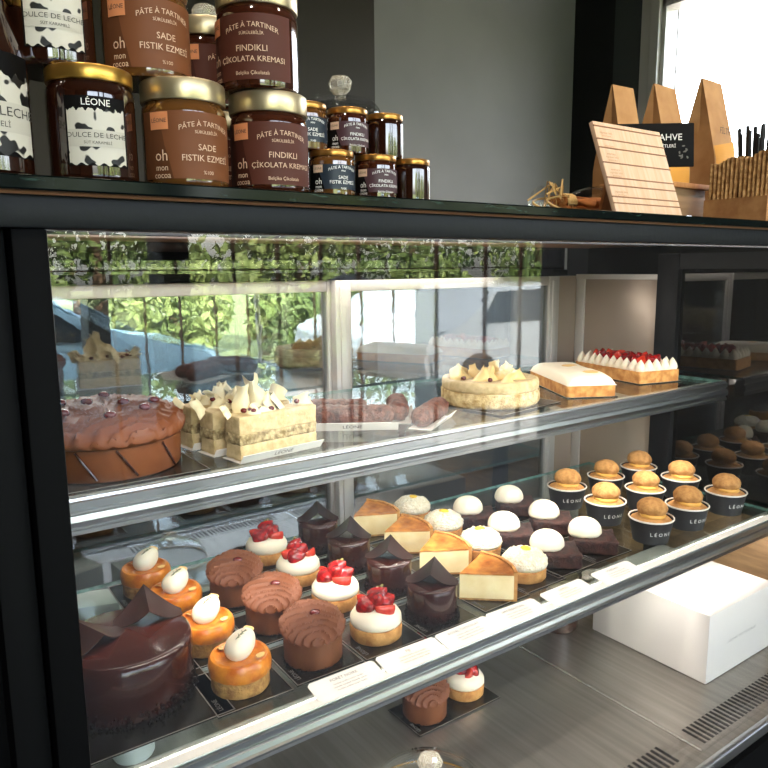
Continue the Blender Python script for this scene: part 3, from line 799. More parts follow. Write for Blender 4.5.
r = bmesh.ops.extrude_face_region(b, geom=list(b.faces))
for v in r['geom']:
    if isinstance(v, bmesh.types.BMVert): v.co.z = .0210
obj('meringue', b, 'cream', t, smooth=70)
for x, y, z in ((.004, .012, .0445), (.012, -.070, .0435)):
    b = nb(); blob(b, .016, .013, .0022, (x, y, z-.002), 3, .25, 90); obj('lemon_zest', b, 'almond', t)
board('dark card under the long white meringue tart', 1.104, .915, S2+.0002, .098, .214, ang, None, 'cake_card')

# long strawberry tart
ang = math.radians(-12)
t = thing('strawberry_tart', 'long rectangular strawberry tart edged with piped cream kisses', 'tart', (1.320, .945, S2+.0016), ang)
b = nb(); prism(b, rrect(.054, .102, .005), 0, .024, bev=.001); obj('crust', b, 'crust', t)
b = nb(); prism(b, rrect(.050, .098, .005), .0235, .030); obj('cream_bed', b, 'cream', t)
def kiss(x, y, s=1.):
    b = nb(); lathe(b, [(0, 0), (.0085*s, 0), (.0108*s, .005*s), (.0095*s, .011*s), (.0055*s, .018*s), (.002*s, .023*s), (0, .025*s)], 20)
    obj('cream_kiss', b, 'cream', t, (x, y, .0235), (random.uniform(-.1, .1), random.uniform(-.1, .1), 0), smooth=60)
for k in range(10):
    for sx in (-1, 1): kiss(sx*.0435, -.091+k*.0202)
for k in range(3):
    for sy in (-1, 1): kiss(-.0215+k*.0215, sy*.091)
for i in range(3):
    for j in range(9):
        b = nb(); strawberry(b, random.uniform(.020, .026), .0098, Euler((random.uniform(.2, 1.4), random.uniform(-.5, .5), random.uniform(0, 6))).to_matrix(), (-.022+i*.022+random.uniform(-.003, .003), -.070+j*.0175, .041+random.uniform(0, .005)), (i+j) % 3 == 0)
        obj('strawberry', b, 'straw_cut' if (i+j) % 4 == 0 else 'straw', t, smooth=60)
board('dark card under the long strawberry tart', 1.320, .945, S2+.0002, .112, .210, ang, None, 'cake_card')

# ------------------------------------------------------------------ on the steel deck
GD = 'black cake cards on the steel deck'
board('long black card on the steel deck under two small pastries', .735, .857, DK+.0014, .180, .088, 0, GD)
dup(m_, (.690, .857, DK+.0034), cam_rz(.69, .857)+.3, 'round chocolate mousse cake standing on the steel deck below the shelf')
dup(st_, (.785, .864, DK+.0034), 1.7, 'strawberry topped cream tart standing on the steel deck beside a mousse cake')
board('black card on the steel deck behind the two small pastries', .735, .972, DK+.0014, .180, .088, 0, GD)
dup(st_, (.770, .972, DK+.0034), .4, 'strawberry topped cream tart on the steel deck behind another, half hidden by shelf')

t = thing('cake_box', 'large white cardboard cake box on the steel deck', 'box', (1.265, .748, DK+.0006))
b = nb(); box(b, -.114, .114, -.123, .123, 0, .010, .001); obj('box_base', b, 'white_box', t)
b = nb(); box(b, -.1155, .1155, -.1245, .1245, .0005, .132, .0012); obj('box_lid', b, 'white_box', t)
b = nb(); text(b, 'L É O N E   P Â T I S S E R I E', .008, lambda x, y: Vector((x, -.1250, .062+y))); obj('lettering', b, 'ink', t, smooth=0)

t = thing('amber_jar', 'brown glass jar standing on the deck behind the white cake box', 'jar', (1.105, .925, DK+.0006))
b = nb(); lathe(b, [(0, 0), (.036, 0), (.040, .006), (.041, .085), (.034, .098), (0, .098)], 40); obj('jar_body', b, 'jar_brown', t)
b = nb(); lathe(b, [(0, .098), (.037, .098), (.038, .101), (.038, .114), (.036, .116), (0, .116)], 40); obj('lid', b, 'lid_pale', t)

t = thing('glass_cloche', 'clear glass dish cover with faceted crystal knob on the steel deck', 'dish cover', (.565, .690, DK+.0006))
b = nb(); lathe(b, [(.090, 0), (.091, .004), (.088, .020), (.076, .036), (.050, .046), (.012, .050), (0, .050), (0, .047), (.012, .047), (.049, .043), (.074, .033), (.085, .018), (.087, 0), (.090, 0)], 64); obj('dome', b, 'glass', t)
b = nb(); lathe(b, [(0, .050), (.008, .050), (.007, .055), (.014, .060), (.0185, .068), (.015, .076), (.008, .079), (0, .0795)], 10); obj('knob', b, 'crystal', t, smooth=0)
b = nb(); lathe(b, [(.0905, 0), (.0925, .0012), (.0915, .0026), (.0905, .0026), (.0905, 0)], 64); obj('gold_rim', b, 'gold', t)

# milk cartons and a bottle seen through the lower shelf
for k, (x, y, h, lab_) in enumerate(((.247, 1.145, .226, 'white milk carton with teal emblem under the lower shelf, the taller one'), (.350, 1.140, .205, 'white milk carton with teal emblem under the lower shelf, the shorter one'))):
    t = thing('milk_carton', lab_, 'carton', (x, y, DK+.0006), cam_rz(x, y)-.1+.3*k, 'milk cartons on the deck')
    b = nb(); box(b, -.034, .034, -.030, .030, 0, h, .0015); obj('carton_body', b, 'carton', t)
    b = nb(); lathe(b, [(.011, -.0003), (.016, -.0003)], 28)
    bmesh.ops.transform(b, matrix=Matrix.Translation((.004, -.0305, h-.035)) @ Matrix.Rotation(PI/2, 4, 'X'), verts=b.verts)
    box(b, .000, .008, -.0310, -.0303, h-.041, h-.029); obj('emblem', b, 'carton_blue', t, smooth=0)
t = thing('milk_bottle', 'pale bottle with white cap under the lower shelf, before the milk cartons', 'bottle', (.262, 1.050, DK+.0006))
b = nb(); lathe(b, [(0, 0), (.030, 0), (.032, .004), (.032, .165), (.026, .185), (.013, .198), (.012, .205), (0, .205)], 32); obj('bottle_body', b, 'carton', t)
b = nb(); lathe(b, [(0, .205), (.0155, .205), (.0155, .222), (.014, .224), (0, .224)], 24); obj('cap', b, 'card_white', t)

# ------------------------------------------------------------------ jars on the counter slab
def jar(name, label, x, y, z, R, H, kind, turn=0., group=None, tall=False):
    t = thing(name, label, 'jar', (x, y, z), cam_rz(x, y), group)
    a = -PI/2+turn
    body = {'dulce': 'jar_dark', 'pist': 'jar_amber', 'choc': 'jar_brown', 'plum': 'jar_brown', 'navy': 'jar_amber', 'dark': 'jar_dark'}[kind]
    lid = {'dulce': 'gold', 'pist': 'lid_pale', 'choc': 'lid_pale'}.get(kind, 'gold_dark')
    lh = .20*H if kind in ('pist', 'choc') else .13*H
    if tall: P = [(0, 0), (.90*R, 0), (R, .03*H), (R, .55*H), (.97*R, .62*H), (.84*R, .74*H), (.74*R, .82*H), (.72*R, .90*H), (0, .90*H)]; lr = .80*R; lh = .11*H; zt = .89*H
    else:
        zt = H-lh; P = [(0, 0), (.93*R, 0), (.985*R, .02*H), (R, .06*H), (R, zt*.86), (.985*R, zt*.93), (.93*R, zt*.97), (.92*R, zt), (0, zt)]
        lr = R if kind in ('pist', 'choc') else .98*R
    b = nb(); lathe(b, P, 48); obj('jar_body', b, body, t)
    b = nb(); lathe(b, [(0, zt+.0001), (lr*.985, zt), (lr, zt+.001), (lr, zt+lh*.86), (lr*.985, zt+lh*.95), (lr*.95, zt+lh), (lr*.90, zt+lh*.97), (0, zt+lh*.97)], 56); obj('lid', b, lid, t, smooth=35)
    q = R+.0004; q2 = R+.0008; q3 = R+.0011
    if kind == 'dulce':
        z0, z1 = (.10*H, .50*H) if tall else (.13*H, .62*H)
        hw = 1.02 if tall else .64
        b = nb(); patch(b, q, a-hw-.05, a+hw+.05, z0, z1+.10*H); L_ = obj('label', b, 'lab_black', t, smooth=60)
        b = nb(); n = 48; top = []; bot = []
        for i in range(n+1):
            aa = a-hw+2*hw*i/n
            top.append(b.verts.new((q2*math.cos(aa), q2*math.sin(aa), z1-.012*H*(1+math.sin(i*.9)+.6*math.sin(i*1.7)))))
            bot.append(b.verts.new((q2*math.cos(aa), q2*math.sin(aa), z0+.012*H*(1+math.sin(i*.7+1)))))
        for i in range(n): b.faces.new((bot[i], bot[i+1], top[i+1], top[i]))
        zm = (z0+z1)/2
        obj('cow_print', b, 'cow', L_, smooth=60)
        b = nb(); patch(b, q3, a-hw*.98, a+hw*.98, zm-.085*H, zm+.06*H); obj('name_band', b, 'cow_band', L_, smooth=60)
        b = nb(); text(b, 'DULCE DE LECHE', .17*R*hw/.7, on_cyl(q3+.0002, zm+.012*H, a), squeeze=1.12); text(b, 'SÜT KARAMELİ', .10*R*hw/.7, on_cyl(q3+.0002, zm-.05*H, a)); obj('lettering', b, 'ink_dark', L_, smooth=0)
        b = nb(); text(b, 'LÉONE', .21*R, on_cyl(q2, z1+.045*H, a)); obj('brand_lettering', b, 'white_ink', L_, smooth=0)
    elif kind in ('pist', 'choc', 'plum', 'navy'):
        z0, z1 = .07*H, (H-lh)*.86
        if kind in ('plum', 'navy'): z0, z1 = .16*H, .68*H
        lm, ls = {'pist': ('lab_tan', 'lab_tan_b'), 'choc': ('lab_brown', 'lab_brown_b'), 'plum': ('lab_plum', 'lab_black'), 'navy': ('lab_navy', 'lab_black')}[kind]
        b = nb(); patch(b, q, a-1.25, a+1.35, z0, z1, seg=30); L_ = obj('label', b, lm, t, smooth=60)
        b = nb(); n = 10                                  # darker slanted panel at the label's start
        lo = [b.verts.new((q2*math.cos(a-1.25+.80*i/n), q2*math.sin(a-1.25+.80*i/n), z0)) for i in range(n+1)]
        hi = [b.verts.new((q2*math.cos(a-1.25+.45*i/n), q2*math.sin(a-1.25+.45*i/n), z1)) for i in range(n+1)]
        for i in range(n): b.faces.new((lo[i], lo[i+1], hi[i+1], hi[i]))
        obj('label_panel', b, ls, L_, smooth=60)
        b = nb(); patch(b, q3, a-.98, a-.52, z1-.17*H, z1-.01*H); obj('brand_tag', b, 'lab_orange' if kind in ('pist', 'choc') else 'tan_ink', L_, smooth=60)
        b = nb(); text(b, 'LÉONE', .13*R, on_cyl(q3+.0002, z1-.09*H, a-.75)); obj('brand_lettering', b, 'ink_dark', L_, smooth=0)
        b = nb(); zc = (z0+z1)/2
        arc = on_cyl(q3, 0, a+.35)
        text(b, 'PÂTE À TARTINER', .165*R, lambda x, y: arc(x, zc+.20*H-x*x*9*(.031/R)+y))
        text(b, 'MINI' if R < .025 else 'SÜRÜLEBİLİR', .10*R, on_cyl(q3, zc+.12*H, a+.35))
        for k, s in enumerate({'pist': ('SADE', 'FISTIK EZMESİ'), 'choc': ('FINDIKLI', 'ÇİKOLATA KREMASI'), 'plum': ('FINDIKLI', 'ÇİKOLATA KREMASI'), 'navy': ('SADE', 'FISTIK EZMESİ')}[kind]):
            text(b, s, (.20 if len(s) < 14 else .18)*R, on_cyl(q3, zc-.02*H-k*.10*H, a+.35))
        text(b, 'Belçika Çikolatalı' if kind in ('choc', 'plum') else '%100', .12*R, on_cyl(q3, zc-.25*H, a+.35))
        for k, s in enumerate(('oh', 'mon', 'cocoa')):
            text(b, s, (.36, .2, .2)[k]*R, on_cyl(q3, zc-(.10, .21, .28)[k]*H, a-.72), squeeze=.9)
        obj('lettering', b, 'tan_ink' if kind in ('pist', 'choc') else 'white_ink', L_, smooth=0)
    return t
JB = SL+.0006
GJ = 'spread jars on the counter slab'
H1 = .0765
# front row on the slab
jar('caramel_jar', 'tall dark caramel jar with cow print label at the end of the row', .068, .556, JB, .0335, .128, 'dulce', .1, GJ, tall=True)
jar('caramel_jar', 'squat dark caramel jar with cow print label and gold lid, standing on the slab', .139, .548, JB, .0295, H1, 'dulce', .10, GJ)
jar('spread_jar', 'tan pistachio spread jar standing on the slab beside the squat caramel jar', .206, .547, JB, .0312, H1, 'pist', .16, GJ)
jar('spread_jar', 'brown chocolate spread jar standing on the slab, bottom of its stack', .277, .547, JB, .0315, H1, 'choc', 0., GJ)
# second tier, resting on the lids
JT = JB+H1+.0006
jar('caramel_jar', 'squat dark caramel jar stacked on the lid of the caramel jar below', .120, .568, JT, .0295, H1, 'dulce', .12, GJ)
jar('spread_jar', 'tan pistachio spread jar stacked above the other pistachio jar', .186, .563, JT, .0312, H1, 'pist', .10, GJ)
jar('spread_jar', 'brown chocolate spread jar stacked on top of the other chocolate jar', .270, .5475, JT, .0320, H1, 'choc', -.5, GJ)
# a column behind, seen in the gap
jar('spread_jar', 'brown chocolate spread jar behind, bottom of the rear stack', .266, .640, JB, .0315, H1, 'choc', .2, GJ)
jar('spread_jar', 'brown chocolate spread jar seen in the gap between two stacked jars', .264, .640, JT, .0315, H1, 'choc', .35, GJ)
# small jars
GS = 'small spread jars on the counter slab'
JS = JB+.0395
h3 = .0390
jar('small_spread_jar', 'small pistachio jar with navy label on the slab, next to the big jars', .335, .545, JB, .0198, h3, 'navy', .15, GS)
jar('small_spread_jar', 'small chocolate jar with plum label, middle of the bottom row', .382, .546, JB, .0192, h3, 'plum', .15, GS)
jar('small_spread_jar', 'small dark jar without label at the end of the bottom row', .424, .548, JB, .0180, h3, 'dark', 0, GS)
jar('small_spread_jar', 'small pistachio jar with navy label stacked next to the big jars', .318, .560, JS, .0190, h3, 'navy', .0, GS)
jar('small_spread_jar', 'small chocolate jar with plum label, middle of the upper row', .360, .558, JS, .0185, h3, 'plum', .15, GS)
jar('small_spread_jar', 'small dark jar without label at the end of the upper row', .402, .560, JS, .0178, h3, 'dark', 0, GS)

def glass_jar(label, x, y, R, H):
    t = thing('glass_bonbon_jar', label, 'jar', (x, y, JB), 0, 'glass jars with crystal knobs')
    b = nb(); lathe(b, [(0, 0), (R*.9, 0), (R, .01), (R, H-.03), (R*.96, H-.03), (R*.96, .012), (R*.86, .006), (0, .006)], 40); obj('jar_body', b, 'glass', t)
    b = nb(); lathe(b, [(R*1.04, H-.03), (R*1.06, H-.027), (R*1.05, H-.012), (R*.9, H-.004), (.008, H), (0, H), (0, H-.004), (R*.88, H-.008), (R*1.0, H-.014), (R*1.01, H-.03), (R*1.04, H-.03)], 40); obj('lid', b, 'glass', t)
    b = nb(); lathe(b, [(0, H), (.007, H), (.006, H+.004), (.012, H+.010), (.014, H+.018), (.010, H+.024), (0, H+.026)], 8); obj('knob', b, 'crystal', t, smooth=0)
glass_jar('clear glass jar with crystal knob lid behind the small jars', .456, .72, .043, .130)
glass_jar('clear glass jar with crystal knob behind the big spread jars', .304, .735, .043, .180)

# ------------------------------------------------------------------ right end of the slab
# wooden menu board leaning back
t = thing('menu_board', 'pale wooden menu board with grooved lines leaning back on the slab', 'menu board', (.779, .530, JB), 0)
R = Matrix.Rotation(math.radians(-20), 4, 'X')
b = nb(); box(b, -.067, .067, 0, .006, 0, .117, .0008, rot=R); obj('board', b, 'wood', t)
b = nb()
for z in (.013, .021, .035, .045, .064, .083, .094, .1105): box(b, -.067, .067, -.0006, .001, z, z+.0013, rot=R)
obj('groove', b, 'wood_groove', t, smooth=0, label='dark grooves across the board')
b = nb()
for z0, nl in ((.024, 2), (.048, 3), (.068, 3), (.086, 1), (.099, 2)):
    for k in range(nl): text(b, 'espresso latte' if k % 2 else 'americano', .0042, lambda x, y: R @ Vector((-.048+x, -.0005, z0+.004*k+y)))
obj('lettering', b, 'ink_gold', t, smooth=0)
b = nb(); box(b, -.02, .02, .040, .044, 0, .090, rot=Matrix.Translation((0, .02, 0)) @ Matrix.Rotation(math.radians(12), 4, 'X')); obj('back_strut', b, 'wood2', t)

# cinnamon sticks in cellophane tied with raffia
t = thing('cinnamon_bundle', 'bundle of cinnamon sticks in clear wrap tied with raffia beside the menu board', 'bundle', (.740, .625, JB), math.radians(-3))
for k, (y, z) in enumerate(((-.012, .008), (.004, .008), (.018, .008), (-.004, .022), (.012, .022))):
    b = nb(); tube(b, [(-.015, y, z), (.04, y+.001, z), (.115, y*1.2, z)], .0075, 12); tube(b, [(-.016, y+.003, z+.0035), (.116, y*1.2+.003, z+.0035)], .005, 10); obj('cinnamon_stick', b, 'cinnamon', t)
b = nb(); n, seg = 14, 18; rings = []
for i in range(n+1):
    u = i/n; x = -.045+.175*u; r = .006+.026*min(1, abs(u-.2)*4) if u > .2 else .006+.022*(.2-u)*5
    rings.append([b.verts.new((x, r*math.cos(2*PI*k/seg)*(1+.2*nz((u*9, k, 1), .9)), .020+r*.75*math.sin(2*PI*k/seg)*(1+.25*nz((u*7, k, 5), .9)))) for k in range(seg)])
for A, B in zip(rings, rings[1:]):
    for k in range(seg): b.faces.new((A[k], A[(k+1) % seg], B[(k+1) % seg], B[k]))
for v in b.verts: v.co.z = max(v.co.z, .0003)
obj('wrapper', b, 'cello', t, smooth=30)
b = nb()
for k in range(5): tube(b, [(-.012+.003*k+.001*math.sin(q), .0125*math.cos(q), .018+.0125*math.sin(q)) for q in [2*PI*i/14 for i in range(15)]], .0022, 6)
for k in range(8):
    a = random.uniform(-1., 1.); tube(b, [(-.012, 0, .028), (-.02+random.uniform(-.02, .01), a*.02, .036+random.uniform(0, .012)), (-.035+random.uniform(-.02, .02), a*.035, random.uniform(.006, .032))], .0012, 5)
for k in range(2): tube(b, [(-.012-.032*math.sin(q), .012*(k*2-1)+.014*math.sin(2*q), .016+.012*math.cos(q)) for q in [PI*i/10 for i in range(11)]], .0016, 6)
obj('raffia_tie', b, 'raffia', t)

# wooden dispenser box
t = thing('wooden_box', 'brown wooden box with lighter top plank behind the menu board', 'box', (.985, .665, JB))
b = nb(); box(b, -.075, .075, -.036, .036, 0, .054, .001); obj('box_body', b, 'wood_panel', t)
b = nb(); box(b, -.080, .080, -.042, .042, .054, .0615, .001); obj('top_plank', b, 'wood2', t)

# black sign
t = thing('sign', 'small black sign with white lettering standing on the wooden box', 'sign', (.985, .665, JB+.0620), math.radians(-38))
R = Matrix.Rotation(math.radians(-8), 4, 'X')
b = nb(); box(b, -.060, .056, -.0015, .0015, .026, .092, .001, rot=R); obj('panel', b, 'lab_black', t)
b = nb(); text(b, 'KAHVE', .0140, lambda x, y: R @ Vector((.016+x, -.0022, .070+y))); text(b, 'ÇEŞİTLERİ', .0068, lambda x, y: R @ Vector((.012+x, -.0022, .057+y)))
obj('lettering', b, 'white_ink', t, smooth=0)
b = nb()
for k in range(9):
    flake(b, R @ Vector((.040+.006*math.sin(k*2.3), -.0022, .054-.004*k*.5+.003*math.cos(k*1.7))), .0016, Euler((PI/2, k*.7, 0)).to_matrix())
flake(b, R @ Vector((.006, -.0022, .022)), .003, Euler((PI/2, 0, 0)).to_matrix()); obj('leaf_mark', b, 'ink', t, smooth=0)
b = nb(); box(b, -.018, .018, -.012, .012, 0, .003, .0008); box(b, -.012, .012, -.004, .004, .003, .031, .0008); obj('stand', b, 'black', t)

# coffee bags
def coffee_bag(label, x, y, w, d, h, rz, yellow):
    t = thing('coffee_bag', label, 'bag', (x, y, JB), rz, 'kraft coffee bags')
    b = nb(); n = 14; rows = []
    for i in range(n+1):
        u = i/n; z = h*u
        k = max(0, (u-.45)/.55)
        dd = d/2*(1-k**1.05)+.0012; ww = w/2*(1-.10*k); gus = dd*.55*(k**.8)*(1-k*.3)
        rows.append([(-ww, -dd, z), (0, -dd*1.04, z), (ww, -dd, z), (ww-gus, 0, z), (ww, dd, z), (0, dd*1.04, z), (-ww, dd, z), (-ww+gus, 0, z)])
    V = [[b.verts.new(p) for p in r] for r in rows]
    for A, B in zip(V, V[1:]):
        for k in range(8): b.faces.new((A[k], A[(k+1) % 8], B[(k+1) % 8], B[k]))
    b.faces.new(V[0][::-1]); b.faces.new(V[-1])
    obj('bag_body', b, 'kraft', t, smooth=25)
    if yellow:
        b = nb(); g = []
        for i in range(5):
            u = .22+.34*i/4; k = max(0, (u-.45)/.55); dd = d/2*(1-k**1.05)+.0012
            g.append([b.verts.new((-w/2*.92+w*.92*j/4, -dd*(1.0+.04*(1-abs(j-2)/2))-.0008, h*u+(.05*h*(j/4) if i == 4 else 0))) for j in range(5)])
        for i in range(4):
            for j in range(4): b.faces.new((g[i][j], g[i][j+1], g[i+1][j+1], g[i+1][j]))
        obj('printed_panel', b, 'coffee_yellow', t)
        b = nb(); text(b, 'FİLTRE', .016, lambda x, y: Vector((x, -d/2*(1-.25**1.05)-.006, h*.66+y))); obj('lettering', b, 'ink_dark', t, smooth=0)
    return t
BR = math.radians(4)
coffee_bag('kraft coffee bag, smallest looking, against the black pillar', 1.075, .800, .060, .060, .242, math.radians(-2), False)
coffee_bag('kraft coffee bag standing behind the black sign', 1.195, .800, .080, .070, .258, BR, True)
coffee_bag('tallest kraft coffee bag with yellow print beside the cup sleeves', 1.345, .800, .085, .075, .288, BR, True)

# corrugated cup sleeves in a kraft tray
t = thing('card_tray', 'brown cardboard tray holding corrugated cup sleeves at the slab end', 'tray', (1.115, .552, JB))
b = nb()
for a in ((-.11, .11, -.046, -.0445), (-.11, .11, .0445, .046), (-.11, -.1085, -.0445, .0445), (.1085, .11, -.0445, .0445)): box(b, *a, .001, .034)
box(b, -.11, .11, -.046, .046, 0, .001); obj('tray_body', b, 'kraft_dark', t, smooth=0)
def sleeve():
    b = nb(); n = 40; h = .090; P = []
    for i in range(n+1):
        u = i/n; y = -.021+.042*u
        P.append((.0018*math.sin(u*PI*14), y))
    lo = [b.verts.new((x, y, 0)) for x, y in P]; hi = [b.verts.new((x*1.05, y*1.02, h+.004*math.sin(i*.15))) for i, (x, y) in enumerate(P)]
    lo2 = [b.verts.new((x+.002, y, 0)) for x, y in P]; hi2 = [b.verts.new((x+.002, y*1.02, h+.004*math.sin(i*.15))) for i, (x, y) in enumerate(P)]
    for i in range(n):
        b.faces.new((lo[i], lo[i+1], hi[i+1], hi[i])); b.faces.new((lo2[i], hi2[i], hi2[i+1], lo2[i+1])); b.faces.new((hi[i], hi[i+1], hi2[i+1], hi2[i])); b.faces.new((lo[i], lo2[i], lo2[i+1], lo[i+1]))
    b.faces.new((lo[0], hi[0], hi2[0], lo2[0])); b.faces.new((lo[n], lo2[n], hi2[n], hi[n]))
    return b
so = tag(obj('cup_sleeve', sleeve(), 'sleeve', smooth=60), 'brown corrugated cup sleeve standing in the cardboard tray', 'cup sleeve', 'corrugated cup sleeves')
for i in range(22):
    for j in (-1, 1):
        o = so if (i == 0 and j == -1) else so.copy()
        if o is not so: C.objects.link(o)
        o.location = (1.115-.102+i*.0092, .552+j*.0222, JB+.0012); o.rotation_euler = (0, 0, random.uniform(-.03, .03)); o.scale = (1, 1, random.uniform(.95, 1.03))

# black straws in a holder
t = thing('straw_holder', 'black cup holding black straws behind the cup sleeves', 'holder', (1.290, .668, JB))
b = nb(); lathe(b, [(0, 0), (.034, 0), (.038, .12), (.036, .12), (.032, .004), (0, .004)], 32); obj('holder_body', b, 'black', t)
b = nb(); tube(b, [(0, 0, 0), (0, 0, .172)], .0035, 8)
so = tag(obj('drinking_straw', b, 'paper_black'), 'black drinking straw standing in the holder behind the cup sleeves', 'straw', 'black drinking straws')
for k in range(22):
    o = so if k == 0 else so.copy()
    if k: C.objects.link(o)
    a = k*2.4; r = .026*math.sqrt((k+.5)/22)
    o.location = (1.290+r*math.cos(a), .668+r*math.sin(a), JB+.005); o.rotation_euler = (-.22*math.sin(a)*r/.026*.4, .22*math.cos(a)*r/.026*.4, 0); o.scale = (1, 1, random.uniform(.9, 1.05))

# ------------------------------------------------------------------ outside (seen in the glass)
GZ = -.45
b = nb(); box(b, -30, 40, -60, RF-.2, GZ-.1, GZ); box(b, RX+.2, 40, RF-.2, 30, GZ-.1, GZ); struct('ground_pavement', b, 'asphalt')
b = nb(); box(b, -30, 40, -60, -9.5, GZ, GZ+.04); struct('ground_lawn', b, 'lawn')
def tree(name, label, cat, x, y, zc, r, m, seed, group, n=2200, sq=1.):
    rnd = random.Random(seed)
    t = thing(name, label, cat, (x, y, GZ), 0, group)
    b = nb(); tube(b, [(0, 0, -.05), (.05, .02, zc*.5), (0, 0, zc)], [.14, .10, .05], 10); obj('trunk', b, 'bark', t)
    b = nb()
    for k in range(n):
        d = Vector((rnd.gauss(0, 1), rnd.gauss(0, 1), rnd.gauss(0, .8))).normalized()*r*rnd.uniform(.35, 1.)**.5
        d *= 1+.22*nz(d, 1.1, seed); d.z *= sq
        p = d+Vector((0, 0, zc))
        R = Euler((rnd.uniform(0, 6), rnd.uniform(0, 6), 0)).to_matrix(); s = rnd.uniform(.05, .12)
        b.faces.new([b.verts.new(p+R @ Vector(q)*s) for q in ((-1, 0, 0), (0, -.5, .12), (1, 0, 0), (0, .5, .12))])
    obj('foliage', b, m, t, smooth=0)
GT = 'leafy trees across the street'
for k, (x, y, z, r, w_) in enumerate(((-.4, -9.6, 2.6, 1.45, 'first'), (2.7, -10., 2.7, 1.5, 'second'), (6.0, -9.9, 2.5, 1.3, 'third'), (9.0, -10.6, 2.6, 1.5, 'fourth'), (12.3, -10.2, 2.6, 1.5, 'fifth'))):
    tree('tree', 'leafy green street tree, %s along the lawn beyond the parked cars' % w_, 'tree', x, y, z, r, 'leafm' if k % 2 == 0 else 'leafm2', k+3, GT)
for k, (x, y, z, r, w_) in enumerate(((1.1, -7.7, 1.05, .85, 'first'), (3.5, -7.7, 1.1, .9, 'second'), (5.6, -8.1, .95, .7, 'third'), (7.6, -8.3, 1.05, .8, 'fourth'), (10.4, -8.4, 1.05, .85, 'fifth'))):
    tree('shrub', 'round green shrub, %s of the shrubs beside the parked cars' % w_, 'shrub', x, y, z, r, 'leafm2' if k % 2 == 0 else 'leafm', k+13, 'green shrubs across the street', 1500)
def car(label, x, y, rz, m):
    t = thing('car', label, 'car', (x, y, GZ), rz, 'parked cars outside')
    P = [(-2.1, .35), (-2.15, .7), (-2.0, .92), (-1.5, .98), (-.95, 1.42), (.35, 1.46), (1.05, 1.0), (1.9, .88), (2.15, .7), (2.15, .35)]
    b = nb(); A = [b.verts.new((p, -.85, q)) for p, q in P]; B = [b.verts.new((p, .85, q)) for p, q in P]
    for v in A+B:
        if v.co.z > 1.1: v.co.y *= .8
    n = len(P); b.faces.new(A); b.faces.new(B[::-1])
    for i in range(n): b.faces.new((A[i], B[i], B[(i+1) % n], A[(i+1) % n]))
    bmesh.ops.bevel(b, geom=list(b.edges), offset=.06, segments=3, affect='EDGES'); obj('body', b, m, t, smooth=50)
    for s in (-1, 1):
        b = nb(); g = [(-1.3, 1.0), (-.9, 1.36), (.3, 1.39), (.85, 1.0)]
        b.faces.new([b.verts.new((p, s*(.865-(.13*(q-.95)/.45)), q)) for p, q in g]); r_ = bmesh.ops.extrude_face_region(b, geom=list(b.faces))
        for v in r_['geom']:
            if isinstance(v, bmesh.types.BMVert): v.co.y -= s*.05
        obj('window', b, 'car_glass', t, smooth=0)
        for wx in (-1.35, 1.35):
            b = nb(); lathe(b, [(0, -.1), (.2, -.1), (.32, -.09), (.33, 0), (.32, .09), (.2, .1), (0, .1)], 24)
            bmesh.ops.transform(b, matrix=Matrix.Translation((wx, s*.80, .33)) @ Matrix.Rotation(PI/2, 4, 'X'), verts=b.verts); obj('wheel', b, 'tyre', t)
car('pale blue car parked outside the shop, reflected in the case', .9, -5.4, .05, 'car_blue')
car('white car parked outside the shop, reflected near the door frame', 7.1, -6.0, -.03, 'car_white')
t = thing('parasol', 'grey parasol outside, reflected above the middle door frame', 'parasol', (2.55, -2.9, 0))
b = nb(); lathe(b, [(0, 1.165), (.06, 1.165), (.33, 1.075), (.33, 1.06), (0, 1.12)], 4); obj('canopy', b, 'umbrella', t, smooth=0)
b = nb(); tube(b, [(0, 0, GZ), (0, 0, 1.12)], .02); obj('pole', b, 'alu_dull', t)

# ------------------------------------------------------------------ light
def area(name, loc, rot, sx, sy, e, col):
    l = bpy.data.lights.new(name, 'AREA'); l.shape = 'RECTANGLE'; l.size = sx; l.size_y = sy; l.energy = e; l.color = col
    o = bpy.data.objects.new(name, l); C.objects.link(o); o.location = loc; o.rotation_euler = rot; return o
WARM = (1., .86, .70); LED = (1., .93, .84)
area('led_top', (.78, .555, EYE+.046), (math.radians(45), 0, 0), 1.3, .010, 7.4, LED)
area('led_back', (.66, 1.165, EYE+.010), (math.radians(-35), 0, 0), 1.0, .012, 3.4, LED)
area('led_upper_shelf', (.78, .801, S2-.0105), (math.radians(15), 0, 0), 1.25, .010, 5.2, LED)
area('led_lower_shelf', (.78, .674, S1-.0105), (math.radians(5), 0, 0), 1.3, .010, 3.2, LED)
def spot(name, loc, e, r=.035):
    l = bpy.data.lights.new(name, 'SPOT'); l.energy = e; l.color = WARM; l.shadow_soft_size = r; l.spot_size = math.radians(110); l.spot_blend = .6
    o = bpy.data.objects.new(name, l); C.objects.link(o); o.location = loc
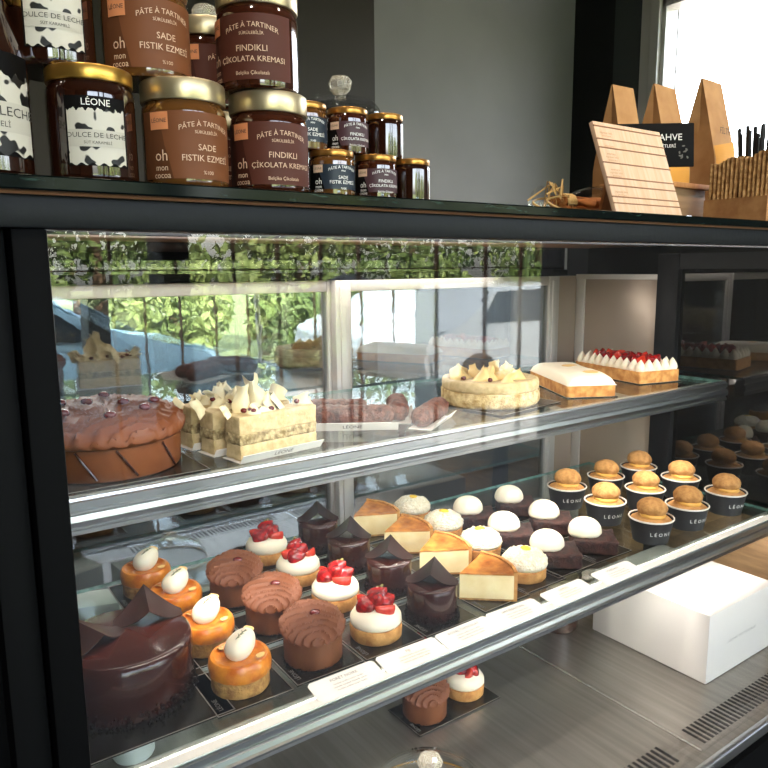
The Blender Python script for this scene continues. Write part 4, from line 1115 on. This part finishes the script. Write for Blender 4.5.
for k, x in enumerate((-.4, .5, 1.4, 2.3)):
    spot('downlight', (x, -.1, 2.9), 48)
    spot('downlight', (x+.4, 1.9, 2.9), 25)
su = bpy.data.lights.new('sun', 'SUN'); su.energy = 55; su.angle = .01; su.color = (1, .93, .82)
so = bpy.data.objects.new('sun', su); C.objects.link(so); so.rotation_euler = (math.radians(-50), math.radians(-8), 0)
wd = bpy.data.worlds.new('World'); bpy.context.scene.world = wd; wd.use_nodes = True
nt = wd.node_tree; bg = nt.nodes['Background']; sky = nt.nodes.new('ShaderNodeTexSky'); sky.sky_type = 'NISHITA'; sky.sun_disc = False
sky.sun_elevation = math.radians(48); sky.sun_rotation = math.radians(15); sky.air_density = 1.2; sky.dust_density = 2.5
hs = nt.nodes.new('ShaderNodeHueSaturation'); hs.inputs['Saturation'].default_value = .45
nt.links.new(sky.outputs[0], hs.inputs['Color']); nt.links.new(hs.outputs[0], bg.inputs[0]); bg.inputs[1].default_value = 2.4

# ------------------------------------------------------------------ camera
cam = bpy.data.cameras.new('camera'); cam.sensor_width = 36; cam.lens = 36*711/768; cam.clip_start = .02; cam.clip_end = 300
co = bpy.data.objects.new('camera', cam); C.objects.link(co)
yaw, pit, rol = math.radians(54.494), math.radians(9.213), math.radians(-.492)
f = Vector((math.cos(yaw)*math.cos(pit), math.sin(yaw)*math.cos(pit), -math.sin(pit))); r = Vector((math.sin(yaw), -math.cos(yaw), 0)); u = r.cross(f)
r2 = math.cos(rol)*r+math.sin(rol)*u; u2 = -math.sin(rol)*r+math.cos(rol)*u
mw = Matrix.Identity(4)
for i, v in enumerate((r2, u2, -f)):
    for k in range(3): mw[k][i] = v[k]
mw.translation = (0, 0, EYE); co.matrix_world = mw
sc = bpy.context.scene; sc.camera = co
sc.view_settings.view_transform = 'Standard'; sc.view_settings.look = 'None'; sc.view_settings.gamma = 1; sc.view_settings.use_curve_mapping = False
sc.view_settings.exposure = 0.
sc.cycles.transparent_max_bounces = 24; sc.cycles.max_bounces = 10; sc.cycles.glossy_bounces = 5
sc.cycles.sample_clamp_indirect = 6
sc.cycles.use_denoising = True
